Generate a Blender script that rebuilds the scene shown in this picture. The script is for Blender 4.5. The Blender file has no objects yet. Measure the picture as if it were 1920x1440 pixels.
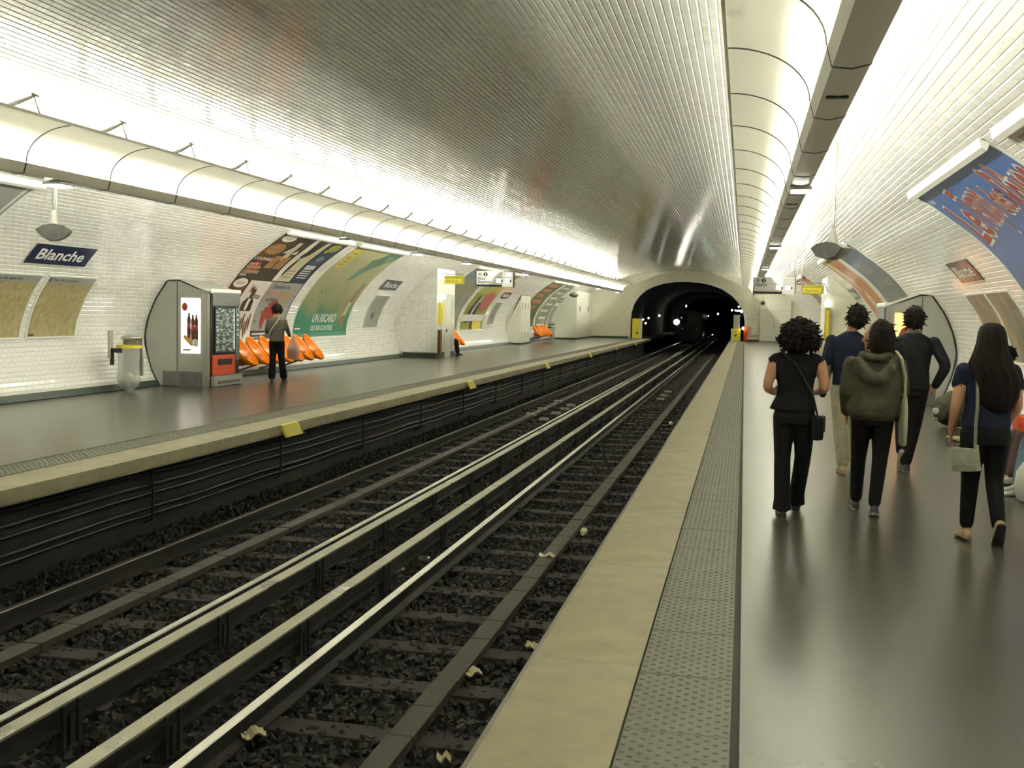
import bpy, bmesh, math, random
import numpy as np
from mathutils import Vector, Matrix, noise
from mathutils.kdtree import KDTree
from mathutils.bvhtree import BVHTree
PI = math.pi
sc = bpy.context.scene
C = sc.collection
rnd = random.Random(7)
# ------------------------------------------------------------------ camera
def basis(th, ph, roll):
    F = Vector((-math.sin(th)*math.cos(ph), math.cos(th)*math.cos(ph), -math.sin(ph)))
    R0 = Vector((math.cos(th), math.sin(th), 0)); U0 = R0.cross(F)
    R = R0*math.cos(roll)+U0*math.sin(roll); U = -R0*math.sin(roll)+U0*math.cos(roll)
    return R, U, F
CAM = Vector((0, 0, 1.6))
R_, U_, F_ = basis(0.20494, 0.06487, 0.021)
cd = bpy.data.cameras.new('camera'); cam = bpy.data.objects.new('camera', cd); C.objects.link(cam)
cd.sensor_width = 36; cd.lens = 39.0; cd.clip_end = 400
cam.matrix_world = Matrix(((R_.x, U_.x, -F_.x, CAM.x), (R_.y, U_.y, -F_.y, CAM.y), (R_.z, U_.z, -F_.z, CAM.z), (0, 0, 0, 1)))
sc.camera = cam
# ------------------------------------------------------------------ world, exposure, lights' strength
w = bpy.data.worlds.new('world'); sc.world = w; w.use_nodes = True
w.node_tree.nodes['Background'].inputs[0].default_value = (.6, .62, .5, 1)
w.node_tree.nodes['Background'].inputs[1].default_value = 0.0
sc.view_settings.view_transform = 'Standard'; sc.view_settings.look = 'None'
sc.view_settings.gamma = 1; sc.view_settings.use_curve_mapping = False
sc.view_settings.exposure = 0.70
TUBE = 92.0                      # emission of the fluorescent tubes
TUBE_COL = (1.0, .99, .85)
SPOT = 22.0
# ------------------------------------------------------------------ materials
def mat(name, col, rough=.5, metal=0., emit=None, estr=0., var=0., vscale=8., bump=0., bscale=60., spec=.5,
        rvar=0., trans=0., alpha=1., stretch=None, col2=None, thr=None, islands=0.):
    m = bpy.data.materials.new(name); m.use_nodes = True
    nt = m.node_tree; N = nt.nodes; L = nt.links; b = N['Principled BSDF']
    b.inputs['Base Color'].default_value = (*col, 1); b.inputs['Roughness'].default_value = rough
    b.inputs['Metallic'].default_value = metal; b.inputs['Specular IOR Level'].default_value = spec
    if emit: b.inputs['Emission Color'].default_value = (*emit, 1); b.inputs['Emission Strength'].default_value = estr
    if trans: b.inputs['Transmission Weight'].default_value = trans
    if alpha < 1: b.inputs['Alpha'].default_value = alpha
    if var or bump or rvar or col2:
        tc = N.new('ShaderNodeTexCoord'); mp = N.new('ShaderNodeMapping'); L.new(tc.outputs['Object'], mp.inputs[0])
        if stretch: mp.inputs['Scale'].default_value = stretch
    if var or col2 or rvar:
        n = N.new('ShaderNodeTexNoise'); n.inputs['Scale'].default_value = vscale; n.inputs['Detail'].default_value = 6
        L.new(mp.outputs[0], n.inputs['Vector'])
    if var or col2:
        r = N.new('ShaderNodeValToRGB'); L.new(n.outputs['Fac'], r.inputs[0])
        a = thr[0] if thr else .3; c = thr[1] if thr else .7
        r.color_ramp.elements[0].position = a; r.color_ramp.elements[1].position = c
        lo = [max(0, x*(1-var)) for x in col]; hi = [min(1, x*(1+var)) for x in col]
        if col2: lo, hi = col, col2
        r.color_ramp.elements[0].color = (*lo, 1); r.color_ramp.elements[1].color = (*hi, 1)
        out = r.outputs[0]
        if islands:
            out = island(N, L, out, islands)
        L.new(out, b.inputs['Base Color'])
    elif islands:
        rg = N.new('ShaderNodeRGB'); rg.outputs[0].default_value = (*col, 1)
        L.new(island(N, L, rg.outputs[0], islands), b.inputs['Base Color'])
    if rvar:
        mr = N.new('ShaderNodeMapRange'); L.new(n.outputs['Fac'], mr.inputs[0])
        mr.inputs[1].default_value = .3; mr.inputs[2].default_value = .7
        mr.inputs[3].default_value = rough-rvar; mr.inputs[4].default_value = rough+rvar
        L.new(mr.outputs[0], b.inputs['Roughness'])
    if bump:
        n2 = N.new('ShaderNodeTexNoise'); n2.inputs['Scale'].default_value = bscale; n2.inputs['Detail'].default_value = 4
        L.new(mp.outputs[0], n2.inputs['Vector'])
        bp = N.new('ShaderNodeBump'); bp.inputs['Strength'].default_value = bump; bp.inputs['Distance'].default_value = .02
        L.new(n2.outputs['Fac'], bp.inputs['Height']); L.new(bp.outputs[0], b.inputs['Normal'])
    return m
def island(N, L, out, amt):
    g = N.new('ShaderNodeNewGeometry'); h = N.new('ShaderNodeHueSaturation')
    mr = N.new('ShaderNodeMapRange'); mr.inputs[3].default_value = 1-amt; mr.inputs[4].default_value = 1+amt
    L.new(g.outputs['Random Per Island'], mr.inputs[0]); L.new(mr.outputs[0], h.inputs['Value'])
    L.new(out, h.inputs['Color']); return h.outputs[0]
M = {}
M['tile'] = mat('white_glazed_tile', (.81, .80, .74), .13, var=.05, vscale=3, spec=.55)
M['tile_v'] = mat('white_glazed_tile_varied', (.81, .80, .74), .13, islands=.06, spec=.55)
M['grout'] = mat('tile_grout', (.56, .55, .47), .8)
M['plaster'] = mat('cream_plaster', (.78, .76, .60), .45, var=.05, vscale=4)
M['whitepaint'] = mat('white_painted_steel', (.80, .80, .72), .35)
M['ivory'] = mat('ivory_enamel_panel', (.74, .74, .62), .28)
M['asphalt'] = mat('polished_asphalt', (.085, .083, .058), .255, var=.08, vscale=2.5, spec=.95)
M['edge'] = mat('worn_concrete_edge', (.385, .355, .225), .55, var=.15, vscale=4, bump=.15, bscale=45)
M['tact'] = mat('grey_tactile_slab', (.185, .182, .14), .5, var=.12, vscale=5, bump=.1, bscale=80)
M['gap'] = mat('dark_joint', (.05, .048, .035), .8)
M['baseb'] = mat('green_black_tile_baseboard', (.022, .038, .024), .55, var=.35, vscale=9)
M['ballast'] = mat('ballast_stone', (.026, .024, .018), .85, islands=.55)
M['bed'] = mat('dirty_ballast_bed', (.014, .013, .010), .95, var=.5, vscale=14, bump=1., bscale=18)
M['sleeper'] = mat('dark_timber_sleeper', (.023, .019, .013), .8, var=.25, vscale=6, bump=.4, bscale=30, stretch=(1, 6, 6))
M['plank'] = mat('brown_timber_board', (.048, .040, .026), .7, var=.22, vscale=5, bump=.3, bscale=30)
M['railtop'] = mat('polished_rail_head', (.78, .77, .68), .24, metal=.9)
M['railside'] = mat('brown_rail_web', (.018, .016, .012), .6, var=.3, vscale=7)
M['condtop'] = mat('conductor_rail_top', (.46, .44, .32), .36, metal=.5, var=.28, vscale=2.6, rvar=.12)
M['soot'] = mat('sooty_concrete', (.018, .017, .014), .9, var=.35, vscale=3, bump=.4, bscale=10)
M['cable'] = mat('black_cable', (.02, .02, .018), .5)
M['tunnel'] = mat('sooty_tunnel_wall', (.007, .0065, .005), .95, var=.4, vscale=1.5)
M['beam'] = mat('grey_metal_light_cover', (.80, .78, .68), .38, metal=.1, var=.08, vscale=2, stretch=(1, .2, 1))
M['beamdark'] = mat('dark_joint_strip', (.06, .055, .045), .5)
M['steel'] = mat('brushed_steel', (.48, .47, .42), .3, metal=.8)
M['grey'] = mat('grey_lacquered_metal', (.36, .36, .31), .42, var=.04, vscale=3)
M['greydark'] = mat('dark_grey_metal', (.13, .13, .115), .5, var=.2, vscale=12)
M['black'] = mat('black_plastic', (.015, .015, .014), .35)
M['red'] = mat('red_lacquer', (.62, .07, .015), .4)
M['orange'] = mat('orange_moulded_plastic', (.95, .27, .012), .22)
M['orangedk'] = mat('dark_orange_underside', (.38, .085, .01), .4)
M['yellow'] = mat('yellow_paint', (.72, .62, .05), .4)
M['yellow2'] = mat('olive_yellow_panel', (.42, .40, .03), .4)
M['white'] = mat('white_paper', (.78, .76, .68), .4)
M['navy'] = mat('navy_enamel', (.010, .016, .055), .22)
M['ink'] = mat('black_ink', (.02, .02, .02), .4)
M['p_light'] = mat('pale_worn_steel', (.36, .35, .28), .5)
M['glass'] = mat('clear_glass', (1, 1, 1), .02, trans=1.)
M['skin'] = mat('skin', (.52, .27, .15), .55, var=.08, vscale=12)
M['headerbox'] = mat('white_poster_header', (.82, .82, .74), .3)
def emis(name, col, s):
    m = bpy.data.materials.new(name); m.use_nodes = True; nt = m.node_tree
    nt.nodes.remove(nt.nodes['Principled BSDF']); e = nt.nodes.new('ShaderNodeEmission')
    e.inputs[0].default_value = (*col, 1); e.inputs[1].default_value = s
    nt.links.new(e.outputs[0], nt.nodes['Material Output'].inputs[0]); return m
M['tube'] = emis('fluorescent_tube', TUBE_COL, TUBE)
M['spot'] = emis('lit_downlight_lens', (1., .97, .85), SPOT)
def translucent(name, col, f):
    m = bpy.data.materials.new(name); m.use_nodes = True; nt = m.node_tree; N = nt.nodes; L = nt.links
    b = N['Principled BSDF']; b.inputs['Base Color'].default_value = (*col, 1); b.inputs['Roughness'].default_value = .35
    t = N.new('ShaderNodeBsdfTranslucent'); t.inputs[0].default_value = (*col, 1)
    x = N.new('ShaderNodeMixShader'); x.inputs[0].default_value = f
    L.new(b.outputs[0], x.inputs[1]); L.new(t.outputs[0], x.inputs[2]); L.new(x.outputs[0], N['Material Output'].inputs[0]); return m
M['diffuser'] = translucent('white_translucent_diffuser', (.84, .83, .76), .45)
M['bagplastic'] = translucent('thin_clear_bag', (.75, .76, .72), .5)
def _clear(m, f):
    nt = m.node_tree; out = nt.nodes['Material Output']; src = out.inputs[0].links[0].from_socket
    tr = nt.nodes.new('ShaderNodeBsdfTransparent'); x = nt.nodes.new('ShaderNodeMixShader'); x.inputs[0].default_value = f
    nt.links.new(src, x.inputs[1]); nt.links.new(tr.outputs[0], x.inputs[2]); nt.links.new(x.outputs[0], out.inputs[0])
_clear(M['bagplastic'], .5)
# ------------------------------------------------------------------ mesh helpers
class MB:
    def __init__(s): s.v = []; s.f = []; s.m = []
    def add(s, vs, fs, mi=0):
        o = len(s.v); s.v += [tuple(p) for p in vs]; s.f += [tuple(i+o for i in f) for f in fs]; s.m += [mi]*len(fs); return s
    def box(s, x0, x1, y0, y1, z0, z1, mi=0):
        vs = [(x, y, z) for z in (z0, z1) for y in (y0, y1) for x in (x0, x1)]
        return s.add(vs, [(0, 2, 3, 1), (4, 5, 7, 6), (0, 1, 5, 4), (2, 6, 7, 3), (0, 4, 6, 2), (1, 3, 7, 5)], mi)
    def bbox(s, x0, x1, y0, y1, z0, z1, b=.01, mi=0):   # box with bevelled edges
        bm = bmesh.new(); bmesh.ops.create_cube(bm, size=1)
        for v in bm.verts: v.co = Vector((x0+(x1-x0)*(v.co.x+.5), y0+(y1-y0)*(v.co.y+.5), z0+(z1-z0)*(v.co.z+.5)))
        bmesh.ops.bevel(bm, geom=bm.edges[:], offset=b, segments=2, affect='EDGES', profile=.7)
        bm.verts.index_update(); s.add([v.co for v in bm.verts], [[v.index for v in f.verts] for f in bm.faces], mi); bm.free(); return s
    def tube(s, pts, r, n=8, mi=0, cap=True, ry=None):
        pts = [Vector(p) for p in pts]; k = len(pts)
        rs = r if isinstance(r, (list, tuple)) else [r]*k; vs = []; fs = []
        up = None
        for i, p in enumerate(pts):
            d = (pts[min(i+1, k-1)]-pts[max(i-1, 0)]).normalized()
            if up is None:
                up = Vector((0, 0, 1)) if abs(d.z) < .9 else Vector((0, 1, 0))
            a = d.cross(up).normalized(); b = a.cross(d).normalized(); up = b
            for j in range(n):
                t = 2*PI*j/n; rr = rs[i]
                if isinstance(rr, tuple): vs.append(p+a*math.cos(t)*rr[0]+b*math.sin(t)*rr[1])
                else: vs.append(p+(a*math.cos(t)+b*math.sin(t))*rr)
        for i in range(k-1):
            for j in range(n):
                fs.append((i*n+j, i*n+(j+1) % n, (i+1)*n+(j+1) % n, (i+1)*n+j))
        if cap: fs.append(tuple(range(n))[::-1]); fs.append(tuple((k-1)*n+j for j in range(n)))
        return s.add(vs, fs, mi)
    def rings(s, rings, mi=0, cap=True):
        n = len(rings[0]); vs = [p for r in rings for p in r]; fs = []
        for i in range(len(rings)-1):
            for j in range(n): fs.append((i*n+j, i*n+(j+1) % n, (i+1)*n+(j+1) % n, (i+1)*n+j))
        if cap: fs.append(tuple(range(n))[::-1]); fs.append(tuple((len(rings)-1)*n+j for j in range(n)))
        return s.add(vs, fs, mi)
    def ell(s, c, r, mi=0, nu=16, nv=10, rot=None, fn=None):
        vs = []; fs = []; c = Vector(c)
        for i in range(nv+1):
            for j in range(nu):
                p = Vector((r[0]*math.sin(PI*i/nv)*math.cos(2*PI*j/nu), r[1]*math.sin(PI*i/nv)*math.sin(2*PI*j/nu), r[2]*math.cos(PI*i/nv)))
                if fn: p = fn(p)
                if rot: p = rot @ p
                vs.append(c+p)
        for i in range(nv):
            for j in range(nu): fs.append((i*nu+j, (i+1)*nu+j, (i+1)*nu+(j+1) % nu, i*nu+(j+1) % nu))
        return s.add(vs, fs, mi)
    def prism(s, poly, axis, a0, a1, mi=0):
        n = len(poly)
        def P(p, a):
            return {'x': (a, p[0], p[1]), 'y': (p[0], a, p[1]), 'z': (p[0], p[1], a)}[axis]
        vs = [P(p, a0) for p in poly]+[P(p, a1) for p in poly]
        fs = [tuple(range(n))[::-1], tuple(range(n, 2*n))]+[(i, (i+1) % n, n+(i+1) % n, n+i) for i in range(n)]
        return s.add(vs, fs, mi)
def mesh_of(name, mb, mats, smooth=False, fix=True):
    me = bpy.data.meshes.new(name); me.from_pydata(mb.v, [], mb.f)
    for m in (mats if isinstance(mats, (list, tuple)) else [mats]): me.materials.append(M[m] if isinstance(m, str) else m)
    if any(mb.m): me.polygons.foreach_set('material_index', mb.m)
    me.validate(clean_customdata=False)
    if fix:
        bm = bmesh.new(); bm.from_mesh(me); bmesh.ops.remove_doubles(bm, verts=bm.verts, dist=1e-6)
        bmesh.ops.recalc_face_normals(bm, faces=bm.faces); bm.to_mesh(me); bm.free()
    if smooth:
        me.polygons.foreach_set('use_smooth', [True]*len(me.polygons))
        if smooth == 'auto': me.set_sharp_from_angle(angle=math.radians(38))
    return me
def obj(name, mb, mats, parent=None, smooth=False, loc=None, fix=True, kind=None, label=None):
    me = mb if isinstance(mb, bpy.types.Mesh) else mesh_of(name, mb, mats, smooth, fix)
    o = bpy.data.objects.new(name, me); C.objects.link(o)
    if parent: o.parent = parent
    if loc: o.location = loc
    if kind: o['kind'] = kind
    if label: o['label'] = label
    return o
def shift(mb, v):
    mb.v = [(p[0]-v[0], p[1]-v[1], p[2]-v[2]) for p in mb.v]; return mb
def part(name, mb, mats, parent, smooth=False, **k):      # mesh given in world coordinates; thing only translated
    return obj(name, shift(mb, worldloc(parent)), mats, parent, smooth, **k)
def worldloc(o):
    l = Vector(o.location)
    while o.parent: o = o.parent; l += Vector(o.location)
    return l
def tag(o, label, cat, group=None):
    o['label'] = label; o['category'] = cat
    if group: o['group'] = group
    return o
def thing(name, label, cat, loc=(0, 0, 0), group=None, rz=0):
    o = bpy.data.objects.new(name, None); C.objects.link(o); o.location = loc; o.rotation_euler = (0, 0, rz)
    o.empty_display_size = .1
    return tag(o, label, cat, group)
def dup(o, loc=None, label=None, parent=None):
    c = o.copy(); C.objects.link(c); c.parent = parent
    if loc is not None: c.location = loc
    if label: c['label'] = label
    for ch in o.children: dup(ch, parent=c)
    return c
def struct(name, mb, mats, smooth=False, **k):
    o = obj(name, mb, mats, None, smooth, **k); o['kind'] = 'structure'; return o
ORD = ['first', 'second', 'third', 'fourth', 'fifth', 'sixth', 'seventh', 'eighth', 'ninth', 'tenth', '11th', '12th', '13th', '14th', '15th', '16th', '17th', '18th', '19th', '20th', '21st', '22nd', '23rd', '24th', '25th', '26th', '27th', '28th', '29th', '30th', '31st', '32nd', '33rd', '34th', '35th', '36th', '37th', '38th', '39th', '40th', '41st', '42nd', '43rd', '44th', '45th', '46th', '47th', '48th', '49th', '50th']
# ------------------------------------------------------------------ station geometry (metres; platform top z=0, tracks run along +Y)
CX = -3.8; YB = -7.; YE = 74.; EDL = -6.1; EDR = -.905
PROF = [(7.45, 0), (7.6, .24), (7.74, .67), (7.78, .95), (7.72, 1.29), (7.57, 1.66), (7.42, 1.9), (7.12, 2.3), (6.8, 2.63), (6.38, 2.95), (5.9, 3.26), (4.85, 3.72), (3.7, 4.07), (2.05, 4.41), (0, 4.53)]
def _smooth():
    P = [(7.33, -.3)]+PROF+[(-2.05, 4.41)]; out = []
    for i in range(1, len(P)-2):
        p0, p1, p2, p3 = [np.array(P[i+k], float) for k in (-1, 0, 1, 2)]
        for t in np.linspace(0, 1, 24, endpoint=False):
            out.append(.5*((2*p1)+(-p0+p2)*t+(2*p0-5*p1+4*p2-p3)*t*t+(-p0+3*p1-3*p2+p3)*t**3))
    out.append(np.array(PROF[-1])); return np.array(out)
_pp = _smooth(); _ss = np.concatenate([[0], np.cumsum(np.hypot(*np.diff(_pp, axis=0).T))]); STOT = float(_ss[-1])
def prof(s):
    dx = float(np.interp(s, _ss, _pp[:, 0])); z = float(np.interp(s, _ss, _pp[:, 1]))
    a = max(s-.05, 0); b = min(s+.05, STOT)
    tx = float(np.interp(b, _ss, _pp[:, 0])-np.interp(a, _ss, _pp[:, 0])); tz = float(np.interp(b, _ss, _pp[:, 1])-np.interp(a, _ss, _pp[:, 1]))
    l = math.hypot(tx, tz); tx /= l; tz /= l
    return dx, z, tx, tz            # inward normal in (dx,z) is (-tz, tx)
def s_of_z(z):
    return float(np.interp(z, _pp[:, 1], _ss))
def W(side, Y, s, off=0.):
    dx, z, tx, tz = prof(s)
    return Vector((CX+side*(dx-tz*off), Y, z+tx*off))
S_A = s_of_z(3.27)                    # wall / ceiling division
# vault backing surfaces
def vault(side_ranges, y0, y1, ys=2):
    mb = MB()
    for side, a, b in side_ranges:
        n = max(2, int((b-a)/.12)); g = []
        for i in range(n+1):
            s = a+(b-a)*i/n; g.append(W(side, y0, s, 0)); g.append(W(side, y1, s, 0))
        mb.add(g, [(2*i, 2*i+1, 2*i+3, 2*i+2) for i in range(n)])
    return mb
wall_left = struct('wall_left', vault([(-1, 0, S_A)], YB, YE), 'grout', True, fix=False)
wall_right = struct('wall_right', vault([(1, 0, S_A)], YB, YE), 'grout', True, fix=False)
ceiling = struct('ceiling', vault([(-1, S_A, STOT), (1, S_A, STOT)], YB, YE), 'grout', True, fix=False)
# floors
def slab(name, x0, x1, mats='asphalt'):
    return struct(name, MB().box(x0, x1, YB, YE, -.16, 0), mats)
floor_r = slab('floor', EDR+.94, 3.75)
floor_l = slab('floor', -11.35, EDL-.94)
struct('floor', MB().box(-7.6, .1, YB, 210, -1.25, -1.07), 'bed')          # track bed
struct('wall_back', MB().box(-12, 4.2, YB-.2, YB, -1.2, 4.8), 'plaster')
# ------------------------------------------------------------------ tiles
P_PITCH = .081; T_LEN = .152
def proj(p):
    d = p-CAM; c = (d.dot(R_), d.dot(U_), d.dot(F_))
    if c[2] < .5: return None
    return 960+2080*c[0]/c[2], 720-2080*c[1]/c[2], c[2]
KEEP = []                              # (side, y0, y1, s0, s1) places covered by panels: no tiles there
def keepout(side, y0, y1, z0, z1): KEEP.append((side, y0, y1, s_of_z(z0), s_of_z(z1)))
for a in [(1, 10.94, 15.42, .80, 3.24), (1, 4.9, 10.35, .8, 3.24), (1, 16.3, 19.3, 1.05, 1.98), (1, 25.2, 29.3, .8, 3.24), (1, 29.75, 33.8, .8, 3.24), (-1, 40.2, 44.2, .8, 3.24), (-1, 44.7, 48.7, .8, 3.24), (-1, 57., 61., .8, 3.24), (-1, 61.5, 65.3, .8, 3.24), (1, 44., 48., .8, 3.24), (1, 48.5, 52.5, .8, 3.24),
          (-1, 22.65, 26.65, .8, 3.24), (-1, 27.25, 31.25, .8, 3.24), (-1, 16.25, 17.58, 1.02, 2.05), (-1, 14.8, 16.05, 1.02, 2.05), (-1, 9.9, 13.98, .8, 3.24)]: keepout(*a)
def tile_mesh():
    l, h, b = T_LEN/2-.0006, P_PITCH/2-.0015, .010; c = .003
    mb = MB(); t = .0085
    vs = [(-l, -h, -.003), (l, -h, -.003), (l, h, -.003), (-l, h, -.003), (-l, -h, .001), (l, -h, .001), (l, h, .001), (-l, h, .001), (-l+c, -h+b, t), (l-c, -h+b, t), (l-c, h-b, t), (-l+c, h-b, t)]
    fs = [(8, 9, 10, 11)]+[(4+i, 4+(i+1) % 4, 8+(i+1) % 4, 8+i) for i in range(4)]+[(i, (i+1) % 4, 4+(i+1) % 4, 4+i) for i in range(4)]
    return np.array(vs), fs
TV, TF = tile_mesh()
tile_data = bpy.data.meshes.new('tile'); tile_data.from_pydata(TV.tolist(), [], TF); tile_data.materials.append(M['tile'])
def tiles(parent, regions, Y0, Y1, count=300):
    rows = []
    for side, s0, s1 in regions:
        k0 = math.ceil((s0-.19)/P_PITCH)
        k = k0
        while .19+(k+.5)*P_PITCH < s1:
            s = .19+(k+.5)*P_PITCH
            if s-P_PITCH/2 >= s0-1e-6: rows.append((side, s, k))
            k += 1
    cands = []; strips = MB()
    nr = np.random.RandomState(5)
    for side, s, k in rows:
        c = W(side, 0, s, 0); dx, z, tx, tz = prof(s)
        T = Vector((side*tx, 0, tz)); N = Vector((-side*tz, 0, tx)); A = T.cross(N)      # A x T = N
        off = (k % 2)*.5*T_LEN
        n = int((Y1-Y0)/T_LEN)
        for i in range(n):
            y = Y0+off+(i+.5)*T_LEN
            if y > Y1: continue
            if any(sd == side and y0 < y < y1 and a < s < b for sd, y0, y1, a, b in KEEP): continue
            cands.append((Vector((c.x, y, c.z)), A, T, N))
        for y0, y1 in ((YB, Y0), (Y1, YE)):
            h = P_PITCH/2-.0015; segs = [(y0, y1)]
            for sd, a0, a1, a, b in KEEP:
                if sd == side and a < s < b and a0 > y0 and a1 < y1: segs = [(segs[0][0], a0), (a1, segs[-1][1])]
            for g0, g1 in segs:
                o = [(-h, -.003), (-h, .001), (-h+.01, .007), (h-.01, .007), (h, .001), (h, -.003)]
                vs = []
                for q, r in o:
                    p = Vector((c.x, 0, c.z))+T*q+N*r
                    vs += [(p.x, g0, p.z), (p.x, g1, p.z)]
                strips.add(vs, [(2*i, 2*i+1, 2*i+3, 2*i+2) for i in range(5)])
    def key(cn):
        q = proj(cn[0])
        if q is None or not (-5 < q[0] < 1925 and -5 < q[1] < 1445): return 1e9
        return (cn[0]-CAM).length/(.3+abs(cn[3].dot((CAM-cn[0]).normalized())))
    order = sorted(range(len(cands)), key=lambda i: key(cands[i]))
    for i in order[:count]:
        p, A, T, N = cands[i]
        o = bpy.data.objects.new('tile', tile_data); C.objects.link(o); o.parent = parent
        j1, j2 = nr.normal(0, .006, 2); N2 = (N+A*j1+T*j2).normalized(); T2 = N2.cross(A).normalized(); A2 = T2.cross(N2)
        o.matrix_local = Matrix(((A2.x, T2.x, N2.x, p.x), (A2.y, T2.y, N2.y, p.y), (A2.z, T2.z, N2.z, p.z), (0, 0, 0, 1)))
    rest = order[count:]; n = len(rest)
    Pn = np.array([cands[i][0] for i in rest]); An = np.array([cands[i][1] for i in rest]); Tn = np.array([cands[i][2] for i in rest]); Nn = np.array([cands[i][3] for i in rest])
    J = nr.normal(0, .006, (n, 2)); N2 = Nn+An*J[:, :1]+Tn*J[:, 1:]; N2 /= np.linalg.norm(N2, axis=1)[:, None]
    TW = TV[4:]
    V = Pn[:, None]+An[:, None]*TW[None, :, :1]+Tn[:, None]*TW[None, :, 1:2]+N2[:, None]*TW[None, :, 2:]
    V -= (N2[:, None])*(TW[None, :, :1]*J[:, None, :1]+TW[None, :, 1:2]*J[:, None, 1:])
    V = V.reshape(-1, 3); F = (np.array([f for f in TF[:5]])[None]-4+(np.arange(n)*8)[:, None, None]).reshape(-1, 4)
    me = bpy.data.meshes.new('tiles'); me.vertices.add(len(V)); me.vertices.foreach_set('co', V.ravel())
    me.loops.add(F.size); me.loops.foreach_set('vertex_index', F.ravel()); me.polygons.add(len(F))
    me.polygons.foreach_set('loop_start', np.arange(0, F.size, 4)); me.polygons.foreach_set('loop_total', np.full(len(F), 4))
    me.update(calc_edges=True); me.shade_flat(); me.materials.append(M['tile_v'])
    o = bpy.data.objects.new('tiles', me); C.objects.link(o); o.parent = parent; o['kind'] = 'stuff'
    o = obj('tiles', strips, 'tile', parent, fix=False, kind='stuff')
tiles(wall_left, [(-1, .13, S_A)], 10.5, 73.8)
tiles(wall_right, [(1, .13, S_A)], 8.0, 73.8)
tiles(ceiling, [(-1, S_A, STOT), (1, S_A, STOT)], 7.0, 73.8)
# ------------------------------------------------------------------ baseboards
def baseboard(side, name):
    mb = MB()
    n = 0; y = YB
    w1, w2 = [], []
    for off, s in ((0, .0), (.02, .0), (.022, .125), (0, .135)):
        w1.append(tuple(W(side, YB, s, off))); w2.append(tuple(W(side, YE, s, off)))
    mb.add(w1+w2, [(0, 1, 5, 4), (1, 2, 6, 5), (2, 3, 7, 6)])
    return struct(name, mb, 'baseb')
baseboard(-1, 'baseboard_left'); baseboard(1, 'baseboard_right')
# ------------------------------------------------------------------ platform edges and tactile strips
def edge(name, x0, x1, sgn):          # concrete nosing in cast lengths, sgn=+1 right platform
    root = struct(name, MB().box(x0+(.06 if sgn > 0 else 0), x1-(0 if sgn > 0 else .06), YB, YE, -.16, -.03), 'edge')
    mb = MB().bbox(x0, x1, 0, 1.999, -.13, 0, .005)
    me = mesh_of('edge_slab', mb, 'edge', 'auto')
    k = 0
    y = YB
    while y < YE-.5:
        o = obj('edge_slab', me, None, root, loc=(0, y, 0)); y += 2.0
    return root
edge('trim_1', EDR, EDR+.49, 1); edge('trim_2', EDL-.49, EDL, -1)
def tactile(name, x0, x1, L=.69):
    root = struct(name, MB().box(x0-.005, x1+.045, YB, YE, -.16, -.012), 'gap')
    def slab_mesh(dn):
        mb = MB().bbox(x0, x1, .004, L-.004, -.03, .004, .004)
        nx, ny = 12, 19; k = 0
        for j in range(ny):
            for i in range(nx // 2):
                cx = x0+(x1-x0)*((i*2+(j % 2)+.5)/nx); cy = L*(j+.5)/ny
                r = .0125; h = .006; vs = []
                for rr, zz in ((r, .003), (r*.62, .003+h)):
                    for a in range(dn): vs.append((cx+rr*math.cos(2*PI*a/dn), cy+rr*math.sin(2*PI*a/dn), zz))
                mb.add(vs, [(a, (a+1) % dn, dn+(a+1) % dn, dn+a) for a in range(dn)]+[tuple(range(dn, 2*dn))])
        return mesh_of('tactile_slab', mb, 'tact', fix=False)
    me = slab_mesh(8)
    y = 2.82-12*L
    while y < YE-.4:
        obj('tactile_slab', me, None, root, loc=(0, y, rnd.uniform(-.0012, .0012))); y += L
tactile('trim_3', -.405, .0); tactile('trim_4', -7.0, -6.6)
# trench walls
mb = MB().box(-6.62, -6.5, YB, YE, -1.2, -.16); struct('wall_trench_left', mb, 'soot')
mb = MB().box(-.5, -.38, YB, YE, -1.2, -.16); struct('wall_trench_right', mb, 'soot')
for i, (z, r) in enumerate(((-.27, .022), (-.40, .02), (-.50, .016), (-.66, .02), (-.74, .016))):
    pts = [(-6.44+.01*math.sin(k*1.3+i), YB+k*1.75, z-.02*abs(math.sin(k*PI/2))) for k in range(0, 47)]
    tag(obj('cable', MB().tube(pts, r, 6), 'cable'), 'black cable clipped along the left trench wall, %s from the top' % ORD[i], 'cable', 'cables on the left trench wall')
hk = mesh_of('cable_hook', MB().tube([(-6.5, 0, -.22), (-6.40, 0, -.24), (-6.39, 0, -.5), (-6.40, 0, -.8), (-6.5, 0, -.84)], .014, 6), 'railside')
for k in range(20):
    tag(obj('cable_hook', hk, None, loc=(0, 4.2+3.5*k, 0)), '%s cable hook from the camera on the left trench wall' % ORD[k], 'hook', 'cable hooks on the left trench wall')
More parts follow.
